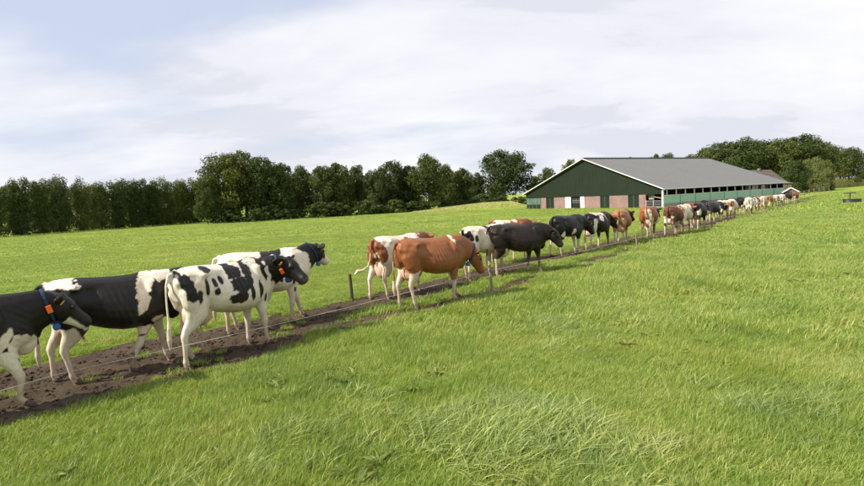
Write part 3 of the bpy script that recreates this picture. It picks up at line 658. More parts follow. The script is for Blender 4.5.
for y0, y1 in ((18.15, 19.5), (15.1, 16.0)):
    d_ = gpanel('white_door', y0, y1, M['white'], -.03, .05, 1.98, th=.06)
    d_['label'] = 'white sliding door leaf beside the dark doorway'
    MB().box((-.06, y0+.1, 1.0), (-.032, y1-.1, 1.08)).build('door_rail', M['white'], d_)
    MB().box((-.07, y0+.15, 1.12), (-.032, y0+.2, 1.35)).build('handle', M['zinc'], d_)
# tools and bars in the middle doorway
b = MB()
for yy in (16.35, 16.75, 17.15, 17.55, 17.95): b.tube([(.3, yy, 0), (.3, yy, 1.9)], .035, 6)
for z in (.55, .95, 1.3): b.tube([(.3, 16.05, z), (.3, 18.1, z)], .03, 6)
P_('feed_fence', b, M['zinc'])
P_('feed_bin', MB().box((.1, 16.2, .1), (.28, 17.9, .95)), M['plastic'])
# left bay: green net curtain on poles above a low board
for yy in (25.85, 26.9, 27.95, 28.95, 29.65): P_('post', MB().box((-.02, yy-.05, -.3), (.1, yy+.05, 1.99)), M['netgrey'])
P_('net_curtain', MB().box((.03, 25.9, .75), (.05, 29.6, 1.98)), M['netgrey'])
P_('low_board', MB().box((.0, 25.92, -.3), (.06, 29.6, .72)), M['clad'])
# right bay: open corner with bars, ladder and gate
P_('corner_post', MB().box((-.10, -.03, -.4), (.12, .22, EH-.1)), M['white'])
P_('post', MB().box((-.03, 3.0, -.3), (.1, 3.25, 1.98)), M['redbrick'])
for yy in (1.6, 2.85): P_('post', MB().box((-.12, yy-.05, -.3), (-.03, yy+.05, 1.1)), M['zinc'])
g_ = P_('yard_gate', MB().tube([(-.05, .3, 1.0), (-.05, 2.8, 1.0)], .03, 6), M['zinc'])
for z in (.2, .4, .6, .8): MB().tube([(-.05, .3, z), (-.05, 2.8, z)], .02, 6).build('gate_bar', M['zinc'], g_)
P_('brace', MB().beam((.4, .4, 1.3), (.4, 3.1, 1.9), .1, .14), M['wood'])
P_('beam', MB().beam((1.2, .2, 1.5), (1.2, 3.2, 1.5), .1, .14), M['wood'])
P_('tarp', MB().box((.6, 2.0, 1.2), (.68, 2.9, 2.1)), M['concrete'])
# long side facing the track
P_('plinth', MB().box((.15, 0, -.4), (BL, .16, .55)), M['concrete'])
nb_ = 9
for k in range(nb_):
    xa = .15 + (BL-.2)*k/nb_; xb = .15 + (BL-.2)*(k+1)/nb_ - .06
    P_('wind_net', MB().box((xa, -.03, .56), (xb, .01, 1.72)), M['net'])
    P_('net_pole', MB().box((xb, -.06, -.1), (xb+.06, .0, 1.78)), M['netgrey'])
P_('net_rail', MB().box((.1, -.05, 1.724), (BL, .03, 1.80)), M['white'])
for k in range(16):
    xx = .9 + k*2.28; P_('side_post', MB().box((xx, .04, 1.803), (xx+.13, .17, EH-.12)), M['white'])
P_('eave_beam', MB().box((.13, -.02, EH-.117), (BL, .2, EH+.08)), M['zinc'])
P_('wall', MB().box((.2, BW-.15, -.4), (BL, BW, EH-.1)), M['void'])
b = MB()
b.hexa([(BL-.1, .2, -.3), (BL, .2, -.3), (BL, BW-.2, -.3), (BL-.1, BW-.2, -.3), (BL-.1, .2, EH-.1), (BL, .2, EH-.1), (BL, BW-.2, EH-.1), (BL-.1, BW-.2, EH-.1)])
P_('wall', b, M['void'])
P_('gable_lining', MB().poly([(BL-.05, .1, EH-.1), (BL-.05, BW-.1, EH-.1), (BL-.05, h, RH-.05)]), M['clad'])
for k in range(1, 8):   # inner frames
    xx = k*4.45
    P_('frame_column', MB().box((xx, 6.2, 0.06), (xx+.18, 6.4, EH+6.2*sl-.1)), M['zinc'])
    P_('rafter', MB().beam((xx+.1, .2, EH-.15), (xx+.1, h, RH-.2), .14, .2), M['zinc'])
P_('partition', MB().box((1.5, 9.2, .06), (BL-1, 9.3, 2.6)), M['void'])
for xx in (24.6, 27.5, 30.5): P_('inner_block_wall', MB().box((xx, 1.2, .06), (xx+1.6, 1.35, 2.6)), M['redbrick'])
for xx in (26.3, 29.3): P_('inner_panel', MB().box((xx, 1.0, .06), (xx+1.1, 1.1, 2.5)), M['white'])

# ------------------------------------------------------------------ farmhouse behind the barn, wooden hut, gabled shed
Pq = at_depth(755, 125); hx, hy = Pq.x, Pq.y; z0 = -.9
fh = empty('farmhouse', (hx, hy, z0), R_(25), 'brick farmhouse with old tiled roof seen over the barn end', 'house')
HL, HWd, EHh = 11, 7, 3.0; RZ = 5.7; 
b = MB().box((-HL/2, -HWd/2, -.3), (HL/2, HWd/2, EHh)); b.poly([(-HL/2, -HWd/2, EHh), (-HL/2, HWd/2, EHh), (-HL/2, 0, RZ-.1)]); b.poly([(HL/2, HWd/2, EHh), (HL/2, -HWd/2, EHh), (HL/2, 0, RZ-.1)])
b.build('wall', M['redbrick'], fh)
for s in (-1, 1):
    b = MB(); ye = s*(HWd/2+.4); ze = EHh-.35
    p = [(-HL/2-.3, ye, ze), (HL/2+.3, ye, ze), (HL/2+.3, 0, RZ), (-HL/2-.3, 0, RZ)]
    if s > 0: p = [p[1], p[0], p[3], p[2]]
    b.hexa(p + [(x, y, z+.15) for x, y, z in p]); rf = b.build('roof', M['tile'], fh)
    if s < 0:
        MB().box((1.2, -.3, RZ-.4), (1.8, .3, RZ+.55)).build('chimney', M['tile'], rf)
        # tile courses
        cm = MB()
        for q in range(1, 12):
            u = q/12; yy = ye*(1-u); zz_ = ze + (RZ-ze)*u + .15; cm.box((-HL/2-.28, yy-.06, zz_-.02), (HL/2+.28, yy+.02, zz_+.05))
        cm.build('tile_courses', M['tile'], rf, kind='stuff')
def hwin(parent, x, y, z, w, hh, ax='y'):
    f_ = MB()
    if ax == 'y':
        f_.box((x, y-.06, z), (x+w, y-.004, z+.1)); f_.box((x, y-.06, z+hh-.1), (x+w, y-.004, z+hh)); f_.box((x, y-.06, z+.102), (x+.1, y-.004, z+hh-.102)); f_.box((x+w-.1, y-.06, z+.102), (x+w, y-.004, z+hh-.102)); f_.box((x+w/2-.04, y-.055, z+.104), (x+w/2+.04, y-.006, z+hh-.104))
        o = f_.build('window', M['white'], parent); MB().box((x+.1, y-.03, z+.1), (x+w-.1, y-.01, z+hh-.1)).build('pane', M['glass'], o)
    return o
for x in (-3.6, -.9, 1.9): hwin(fh, x, -HWd/2, .9, 1.4, 1.5)
MB().box((.7, -HWd/2-.06, -.1), (1.6, -HWd/2-.004, 2.1)).build('door', M['greenframe'], fh)
Pq = at_depth(779.5, 112)
an = empty('brick_outbuilding', (Pq.x, Pq.y, -.9), R_(25), 'small brick outbuilding with white framed windows past the barn end', 'outbuilding')
MB().box((-1.6, -1.5, -.3), (1.6, 1.8, 2.5)).build('wall', M['redbrick'], an)
b = MB(); p = [(-1.8, -1.8, 2.45), (1.8, -1.8, 2.45), (1.8, 2.0, 3.2), (-1.8, 2.0, 3.2)]; b.hexa(p + [(x, y, z+.12) for x, y, z in p]); b.build('roof', M['tile'], an)
for x in (-1.3, .3): hwin(an, x, -1.5, .8, 1.0, 1.3)
# shed with white gable boards, past the head of the herd
Pq = at_depth(790.8, 90); sd = empty('gabled_shed', (Pq.x, Pq.y, -.9), R_(-28), 'small open shed with white gable boards beside the track end', 'shed')
wS, hS, rS = 2.1, 1.15, 1.85
for s in (-1, 1):
    for yy in (.06, 3.0): MB().box((s*wS/2-.06, yy, -.2), (s*wS/2+.06, yy+.12, hS)).build('post', M['darkwood'], sd)
    b = MB(); p = [(s*(wS/2+.2), -.1, hS-.1), (0, -.1, rS), (0, 3.3, rS), (s*(wS/2+.2), 3.3, hS-.1)]
    if s < 0: p = p[::-1]
    b.hexa(p + [(x, y, z+.07) for x, y, z in p]); b.build('roof', M['tile'], sd)
    MB().beam((s*(wS/2+.25), -.16, hS-.07), (0, -.16, rS+.05), .05, .16).build('barge_board', M['white'], sd)
MB().box((-wS/2, 3.05, -.2), (wS/2, 3.12, hS)).build('back_wall', M['darkwood'], sd)
MB().poly([(-wS/2, .1, hS+.02), (wS/2, .1, hS+.02), (0, .1, rS-.05)]).build('gable_boards', M['tile'], sd)
# little hut in front of the lone tree
Pq = at_depth(514.5, 140); ht = empty('wooden_hut', (Pq.x, Pq.y, hz1(Pq.x, Pq.y)), R_(10), 'tiny ochre wooden hut with dark roof under the lone tree', 'hut')
ochre = noisy('ochre_boards', (.42,.26,.09), (.32,.19,.07), 3, .8, .2)
MB().box((-.75, -.7, -.2), (.75, .7, 1.35)).build('wall', ochre, ht)
MB().box((-.3, -.74, .5), (.3, -.704, 1.1)).build('opening', M['void'], ht)
for s in (-1, 1):
    p = [(s*1.0, -.9, 1.3), (0, -.9, 2.1), (0, .9, 2.1), (s*1.0, .9, 1.3)]
    if s < 0: p = p[::-1]
    MB().hexa(p + [(x, y, z+.08) for x, y, z in p]).build('roof', M['darkwood'], ht)
MB().poly([(-.74, -.69, 1.35), (.74, -.69, 1.35), (0, -.69, 2.05)]).build('gable', M['darkwood'], ht)

# ------------------------------------------------------------------ fences
def post(b, x, y, h, r=.045, lean=(0, 0), zb=None):
    z = hz1(x, y)
    b.tube([(x, y, z-.25), (x+lean[0]*.5, y+lean[1]*.5, z+h*.5), (x+lean[0], y+lean[1], z+h-.015), (x+lean[0], y+lean[1], z+h)], [r, r*.97, r*.95, r*.8], 9)
    return (x+lean[0], y+lean[1], z+h)
wf = empty('wire_fence', (1.37, 12.23, hz1(1.37, 12.23)), 0, 'low electric wire fence on short grey posts beside the track', 'fence')
def off(o, e): o.location = -Vector(e.location); return o
fp = [(491.5+1.2, 293.5, .66, (-.05, .02)), (637, 250.5, .62, (-.03, 0)), (712, 229, .6, (0, 0)), (765, 214, .6, (0, 0)), (792, 206.5, .65, (0, 0))]
tops = [(-9.0, -2.6, hz1(-9.0, -2.6)+.62)]
b = MB(); post(b, -9.0, -2.6, .66); off(b.build('post', M['wood'], wf), wf)
for u, v, hp, ln in fp:
    x, y = ground_at(u, v); b = MB(); tp = post(b, x, y, hp, .030, ln); po = off(b.build('post', M['wood'], wf), wf); tops.append((tp[0], tp[1]-.03, tp[2]-.12))
    ib = MB(); ib.tube([(tp[0], tp[1]-.055, tp[2]-.15), (tp[0], tp[1]-.055, tp[2]-.09)], .014, 6); ib.build('insulator', M['plastic'], po)
w_ = MB(); mid_x, mid_y = ground_at(92, 402)
# the wire as a sagging line; pulled taut through the left part along the edge of the track
chain = []
anchors = [tops[0], (-4.42, 6.0, hz1(-4.4, 6)+.44)] + tops[1:]
for p, q in zip(anchors[:-1], anchors[1:]):
    for k in range(12):
        u = k/12; chain.append((p[0]+(q[0]-p[0])*u, p[1]+(q[1]-p[1])*u, p[2]+(q[2]-p[2])*u - .05*math.sin(math.pi*u)))
chain.append(anchors[-1]); w_.tube(chain, .0032, 5); off(w_.build('wire', M['wire'], wf), wf)
x, y = ground_at(352.5, 301)
b = MB(); post(b, x, y, .62, .036, (-.03, .03)); o = b.build('fence_post', M['darkwood'], None, label='short dark wooden post left of the track behind a raised tail', cat='post')
# paddock fence at the edge of the willows
pf = empty('paddock_fence', (0, 0, 0), 0, 'old post and rail fence running back toward the willows', 'fence')
pts = []
for u, D in ((799.5, 86), (804, 92), (809, 99), (814, 106), (819, 114), (824, 122), (829, 132)):
    P = at_depth(u, D); b = MB(); tp = post(b, P.x, P.y, 1.25, .07); b.build('post', M['wood'], pf); pts.append(tp)
for z in (-.15, -.6):
    for p, q in zip(pts[:-1], pts[1:]): MB().beam((p[0], p[1], p[2]+z), (q[0], q[1], q[2]+z), .05, .10).build('rail', M['wood'], pf)

# ------------------------------------------------------------------ drinking trough with a flat canopy
x, y = ground_at(852, 203.5); tr = empty('water_trough', (x, y, hz1(x, y)), R_(-20), 'dark drinking trough with flat canopy on a post in the right meadow', 'trough')
b = MB(); no = 14
def ring(rx, ry, z): return [(rx*math.cos(2*math.pi*k/no), ry*math.sin(2*math.pi*k/no), z) for k in range(no)]
rings = [ring(.85, .5, -.1), ring(.98, .58, .58), ring(.90, .50, .58), ring(.80, .45, .2)]
for rg in rings: b.v += rg
for a_ in range(3):
    for k in range(no): b.f.append((a_*no+k, a_*no+(k+1) % no, (a_+1)*no+(k+1) % no, (a_+1)*no+k))
b.f.append(tuple(3*no+k for k in range(no))); b.build('basin', M['plastic'], tr, True)
MB().box((-.04, .62, -.2), (.04, .7, 1.22)).build('post', M['darkwood'], tr)
MB().box((-.5, .25, 1.222), (.5, 1.05, 1.34)).build('canopy', M['darkwood'], tr)
b = MB(); b.ball((1.0, -.2, .06), (.28, .2, .16), 8); b.build('stone', M['concrete'], tr, True)

# ------------------------------------------------------------------ cows
WHITE = (.76, .69, .58); BLACK = (.0105, .0085, .0075); BROWN = (.235, .080, .030); PINK = (.60, .41, .32); MUD = (.13, .095, .065); NOSE = (.10, .075, .065)
def rotv(v, M3): return M3 @ Vector(v)
def cow_mesh(vox, neck=(1.22, 0.0, 1.32), headp=-38, heady=0, legs=(0, 0, 0, 0), lift=(0, 0, 0, 0), udder=1.0, tail='down', fat=1.0, seed=0):
    """legs: forward displacement of FR, FL, HR, HL (right side is local -y)"""
    parts = MB(); mn = vox * 1.25
    # trunk
    secs = [(-.90,1.30,1.12,.07),(-.84,1.40,.98,.16),(-.72,1.445,.90,.225),(-.55,1.455,.86,.28),(-.38,1.445,.79,.31),(-.15,1.425,.70,.355),(.08,1.415,.645,.385),(.30,1.42,.635,.365),(.48,1.44,.655,.305),(.62,1.445,.70,.26),(.76,1.41,.76,.22),(.88,1.32,.82,.165),(.96,1.2,.88,.09)]
    k = 22; n0 = 0
    for (x, zt, zb, w) in secs:
        zm = (zt+zb)/2; hh = (zt-zb)/2; w = w*fat; rear = max(0, min(1, (-x - .1)/.5)); fr = max(0, min(1, (x-.3)/.4))
        for j in range(k):
            th = 2*math.pi*j/k; c, s = math.cos(th), math.sin(th); cz = math.copysign(abs(c)**.95, c); sy = math.copysign(abs(s)**.92, s)
            ww = w * (1 + cz*(-.27 + .36*rear - .05*fr))
            parts.v.append((x, sy*ww, zm + cz*hh))
    ns_ = len(secs)
    for i in range(ns_-1):
        for j in range(k): a = i*k+j; c = i*k+(j+1) % k; parts.f.append((a, c, c+k, a+k))
    parts.f.append(tuple(range(k))[::-1]); parts.f.append(tuple(range((ns_-1)*k, ns_*k)))
    # hooks, pins, withers, brisket
    for s in (-1, 1):
        parts.ball((-.84, .115*s, 1.26), (.07, .05, .07), 8)
        parts.ball((.52, .19*s, 1.08), (.17, .11, .30), 10); parts.ball((.72, .13*s, .98), (.15, .10, .16), 10)
    parts.ball((.82, 0, .84), (.15, .11, .17), 10); parts.ball((.94, 0, 1.0), (.10, .05, .17), 10); parts.ball((.50, 0, 1.385), (.24, .07, .065), 10)
    # neck
    neck = (neck[0] - .14, neck[1], neck[2]); poll = Vector(neck); b0 = Vector((.60, 0, 1.13)); b1 = Vector((.80, 0, 1.15)); ctrl = b1.lerp(poll, .5) + Vector((0, 0, .01))
    npts = [b0, b1, b1.lerp(ctrl, .6), ctrl.lerp(poll, .25), ctrl.lerp(poll, .62), poll]
    parts.tube(npts, [(.33,.22),(.305,.185),(.27,.155),(.235,.135),(.19,.118),(.14,.105)], 14, lat=(0, 1, 0))
    Mh = Matrix.Rotation(R_(heady), 3, 'Z') @ Matrix.Rotation(-R_(headp), 3, 'Y')
    H = lambda t, l, u: tuple(poll + Mh @ Vector((t*.93, l, u)))
    latv = Mh @ Vector((0, 1, 0))
    hd = [(-.07,.0,.085,.085),(0,.005,.125,.112),(.08,-.022,.160,.132),(.15,-.035,.162,.128),(.23,-.035,.138,.105),(.31,-.030,.116,.090),(.38,-.026,.105,.088),(.43,-.024,.102,.095),(.475,-.024,.092,.094),(.505,-.026,.066,.070),(.52,-.028,.040,.045)]
    parts.tube([H(t, 0, u) for t, u, a, b in hd], [(a, b) for t, u, a, b in hd], 14, lat=latv)
    parts.ball(H(.10, 0, -.13), (.11, .06, .07), 8, Mh); parts.ball(H(-.01, 0, .095), (.05, .06, .045), 8, Mh)
    for s in (-1, 1):
        parts.ball(H(.15, .09*s, .058), (.05, .035, .035), 8, Mh)
        e0 = Vector(H(-.01, .08*s, .05)); e1 = Vector(H(-.045, .165*s, .045)); e2 = Vector(H(-.075, .25*s, .025)); e3 = Vector(H(-.10, .31*s, .0))
        parts.tube([e0, e1, e2, e3], [(max(mn,.028), .038), (max(mn,.028), .070), (max(mn,.024), .068), (max(mn,.014), .022)], 10, lat=Mh @ Vector((0, 0, 1)))
    # legs
    info = {'H': H, 'Mh': Mh, 'feet': [], 'poll': poll}
    cm = max(mn, .030)
    for q, (fr, s) in enumerate(((1, -1), (1, 1), (0, -1), (0, 1))):
        dx = legs[q]; lf = lift[q]
        if fr: J = [(.56,1.27,.09,.11,.06),(.57,1.15,.125,.15,.085),(.58,1.02,.150,.17,.10),(.54,.84,.155,.165,.105),(.545,.72,.152,.125,.088),(.555,.60,.150,.086,.070),(.565,.50,.150,.062,.055),(.572,.42,.150,.062,.056),(.565,.33,.150,.040,.040),(.565,.18,.150,.035,.034),(.57,.12,.150,.043,.043),(.60,.065,.150,.042,.042),(.615,.025,.150,.055,.052),(.62,.0,.150,.057,.054)]
        else: J = [(-.62,1.33,.08,.12,.08),(-.63,1.24,.115,.19,.11),(-.64,1.12,.145,.23,.125),(-.58,.92,.165,.235,.12),(-.58,.78,.165,.185,.095),(-.65,.66,.160,.120,.070),(-.735,.56,.155,.074,.050),(-.765,.49,.155,.060,.048),(-.75,.38,.155,.042,.036),(-.735,.20,.155,.037,.035),(-.73,.13,.155,.045,.044),(-.70,.065,.155,.043,.042),(-.685,.025,.155,.055,.052),(-.68,.0,.155,.057,.054)]
        pts = []; rad = []
        zt = J[2][1]
        for (x, z, y, ra, rb) in J:
            wgt = max(0, 1 - z/zt); x2 = x + dx*wgt**.9 + (-.12*lf if z < .3 else .10*lf*(1 - abs(z-.45)/.5 if abs(z-.45) < .5 else 0)); z2 = z + lf*.20*max(0, 1-z/.8)
            pts.append((x2, s*y, z2)); rad.append((max(ra, cm), max(rb, cm)))
        parts.tube(pts, rad, 10, lat=(0, 1, 0)); info['feet'].append((pts[-1], pts[-2]))
    # udder and teats
    if udder > 0:
        u = udder; parts.ball((-.47, 0, .74 - .03*u), (.19*u**.5, .14*u**.5, .145*u), 14); parts.ball((-.62, 0, .78 - .04*u), (.13, .13*u**.5, .18*u), 14)
        for tx in (-.42, -.58):
            for s in (-1, 1): parts.tube([(tx, .07*s, .66 - .05*u), (tx, .075*s, .585 - .07*u)], [max(mn*.9, .022), max(mn*.8, .015)], 6)
    tr_ = max(mn, .020)
    if tail == 'down': tp = [(-.80,0,1.40),(-.92,0,1.375),(-.975,0,1.22),(-.985,.01,.95),(-.975,.015,.72),(-.98,.02,.58),(-.985,.02,.45),(-.98,.02,.30)]; rd = [.045,.034,tr_,tr_,tr_,.036,.042,.018]
    elif tail == 'out': tp = [(-.80,0,1.40),(-.92,-.02,1.36),(-.97,-.03,1.15),(-1.0,-.02,.95),(-1.06,0,.82),(-1.20,.04,.74),(-1.30,.10,.74),(-1.36,.14,.66)]; rd = [.045,.034,tr_,tr_,tr_,.03,.045,.025]
    else: tp = [(-.80,0,1.40),(-.92,0,1.375),(-.975,-.03,1.22),(-.985,-.10,.95),(-.97,-.15,.72),(-.97,-.17,.58),(-.98,-.18,.45),(-.98,-.18,.30)]; rd = [.045,.034,tr_,tr_,tr_,.036,.042,.018]
    parts.tube(tp, rd, 8)
    me = mesh_np('tmp', parts.v, parts.f); ob = bpy.data.objects.new('tmp', me); col.objects.link(ob)
    md = ob.modifiers.new('r', 'REMESH'); md.mode = 'VOXEL'; md.voxel_size = vox; md.use_smooth_shade = True
    sm = ob.modifiers.new('s', 'SMOOTH'); sm.factor = .5; sm.iterations = 7 if vox < .02 else 2
    bpy.context.view_layer.update(); ev = ob.evaluated_get(bpy.context.evaluated_depsgraph_get()); em = ev.to_mesh()
    nv = len(em.vertices); co = np.empty(nv*3, np.float32); em.vertices.foreach_get('co', co); co = co.reshape(-1, 3).astype(float)
    npoly = len(em.polygons); lv = np.empty(len(em.loops), np.int32); em.loops.foreach_get('vertex_index', lv); F = lv.reshape(-1, 4) if len(lv) == npoly*4 else [tuple(p.vertices) for p in em.polygons]
    ev.to_mesh_clear(); bpy.data.objects.remove(ob)
    # anatomy pressed into the skin: flank hollow, ribs, shoulder blade, thigh muscle, pelvis line
    x, y, z = co.T; sd_ = np.sign(y); G = lambda cx, cz, rx, rz: np.exp(-((x-cx)/rx)**2 - ((z-cz)/rz)**2)
    lat_ = (np.abs(y) > .10) & (x < .95) & (z > .55)
    dy = .055*G(-.50, 1.345, .075, .05) + .030*G(-.80, 1.24, .06, .05) - .020*G(-.66, 1.30, .07, .05) - .055*G(-.32, 1.25, .13, .09) + .010*G(-.25, 1.365, .26, .04) - .014*G(-.38, .95, .07, .18) - .012*G(.40, 1.3, .05, .12) - .02*G(-.30, 1.0, .14, .2) - .022*G(.36, 1.12, .06, .26) + .012*G(.55, 1.0, .13, .25) + .018*G(-.62, 1.05, .14, .2) 
    ribs = .0050*np.sin((x + .25*(z-1))*2*np.pi/.085)*np.exp(-((x-.12)/.27)**4)*np.exp(-((z-1.03)/.26)**4)
    wr = .003*np.sin((x*1.4 + z*2)*2*np.pi/.16)*np.exp(-((x-.78)/.13)**2)
    y = y + sd_*lat_*(dy + ribs + wr); z = z + .012*np.exp(-(y/.03)**2)*(z > 1.38)*(x < .55)*(x > -.85)
    co = np.stack([x, y, z], 1)
    return co, F, info
def smooth_step(d, w): return np.clip(.5 + d/w, 0, 1)
def paint(co, info, spec, seed, vox):
    """coat pattern as real patches of hair colour; spec: base, patches [(side,x,z,rx,rz,colour[,tilt])], legs colour and height"""
    x, y, z = co.T; rr_ = np.random.default_rng(seed); wv = max(.007, vox*.6)
    nx_ = fbm(x*1. + seed*3.1, z + y*.7 + 5, 5.5, 3, seed) * .62; nf = fbm(x + 9, z + y*.5, 20, 2, seed+7) * .26
    colr = np.tile(np.array(spec.get('base', WHITE)), (len(x), 1)).astype(float)
    def put(mask, c):
        nonlocal colr; mask = np.clip(mask, 0, 1)[:, None]; colr = colr*(1-mask) + np.array(c)*mask
    for p in spec.get('patches', []):
        sd_, px, pz, rx, rz, c = p[:6]; tl = R_(p[6]) if len(p) > 6 else 0
        dx = (x-px)*math.cos(tl) + (z-pz)*math.sin(tl); dz = -(x-px)*math.sin(tl) + (z-pz)*math.cos(tl)
        d = 1 - np.sqrt((dx/rx)**2 + (dz/rz)**2) + nx_ + nf
        m_ = smooth_step(d*min(rx, rz), wv)
        if sd_ == 'R': m_ = m_*smooth_step(-y + .03, .04)
        elif sd_ == 'L': m_ = m_*smooth_step(y + .03, .04)
        elif sd_ == 'T': m_ = m_*(z > 1.2)
        # patches on the trunk stay off the far legs
        put(m_, c)
    # legs
    for q, lc in enumerate(spec.get('legs', [])):
        if lc is None: continue
        c, zt = lc[:2]; fr = q < 2; s = -1 if q % 2 == 0 else 1
        m_ = ((x > .2) if fr else (x < -.0)) & ((y*s) > 0.0); m_ = m_*np.maximum(z < .60, smooth_step(((.20 - np.abs(x - .58)) if fr else (-.40 - x)) - (z - .62)*.35 + nx_*.25, wv*2))
        put(m_*smooth_step(zt - z + nx_*.18, wv*1.5)*(np.abs(x) < 1.2)*((z < .62) | (np.abs(y) > .03)), c)
    if spec.get('udderc', True):
        d = 1 - np.sqrt(((x+.53)/.28)**2 + (y/.19)**2 + ((z-.62)/.24)**2); put(smooth_step(d*.2, .03), spec.get('udder', PINK))
    # head
    rel = (co - np.array(info['poll'])) @ np.array(info['Mh'])
    t, l, u = rel.T; hn = spec.get('neckline', None)
    ctr = np.array([.8, 0, 1.15]); ax = np.array(info['poll']) - ctr; ln = np.linalg.norm(ax); sN = ((co-ctr) @ ax)/ln/ln
    front = (x > .55) & (z > .5) & (sN > -1) & ((x > .7) | (z > .95))
    if hn is not None: put(front*smooth_step((sN - hn[0])*.4 + nx_*.25, wv*2), hn[1])
    hmask = (sN > .80) & (t > -.16) & (np.abs(l) < .4)
    if 'head' in spec: put(hmask*1., spec['head'])
    if 'face' in spec: put(hmask*smooth_step(t - spec['face'][0] + nx_*.06, .03)*smooth_step(spec['face'][2] - np.abs(l) + nx_*.03 if len(spec['face']) > 2 else np.ones_like(l), .02), spec['face'][1])
    if 'blaze' in spec: put(hmask*smooth_step(.04 - np.abs(l) + nf*.05, .015)*(u > .02)*(t > .0)*(t < .4), spec['blaze'])
    put(hmask*smooth_step(t - .45, .03), spec.get('nose', NOSE))
    if 'jaw' in spec: put(hmask*smooth_step(-.07 - u + .02*nf, .02)*(t > .2)*(t < .5), spec['jaw'])
    ear = (np.abs(l) > .13) & (t > -.14) & (t < .06) & (sN > .7); put(ear*1., spec.get('ear', spec.get('head', BLACK)))
    # tail tassel and mud on the shanks
    put(((x < -.93) & (z < .62))*.8, spec.get('tassel', (.50, .42, .33)))
    stain = np.clip(fbm(x + seed, z*1.0 + y, 2.2, 4, seed+9)*1.6 + .15 + .5*np.clip(.9 - z, 0, .5) + .35*np.clip(-.6 - x, 0, .4), 0, 1); put(stain*.55*(colr.sum(1) > .9), (.50, .38, .26))
    mud = np.clip((.40 - z)/.36, 0, 1) * (.55 + .5*fbm(x*3, y*3 + z, 6, 3, seed+2)); put(mud, MUD)
    put(np.clip((.62 - z)/.5, 0, 1)*.55*(np.abs(x) < .9), (.46, .31, .20))
    put(np.clip(.35*(1-np.abs(z-.62)/.3), 0, 1)*(fbm(x, z, 5, 3, seed+4) > .12)*.35, (.42, .30, .17))
    return colr
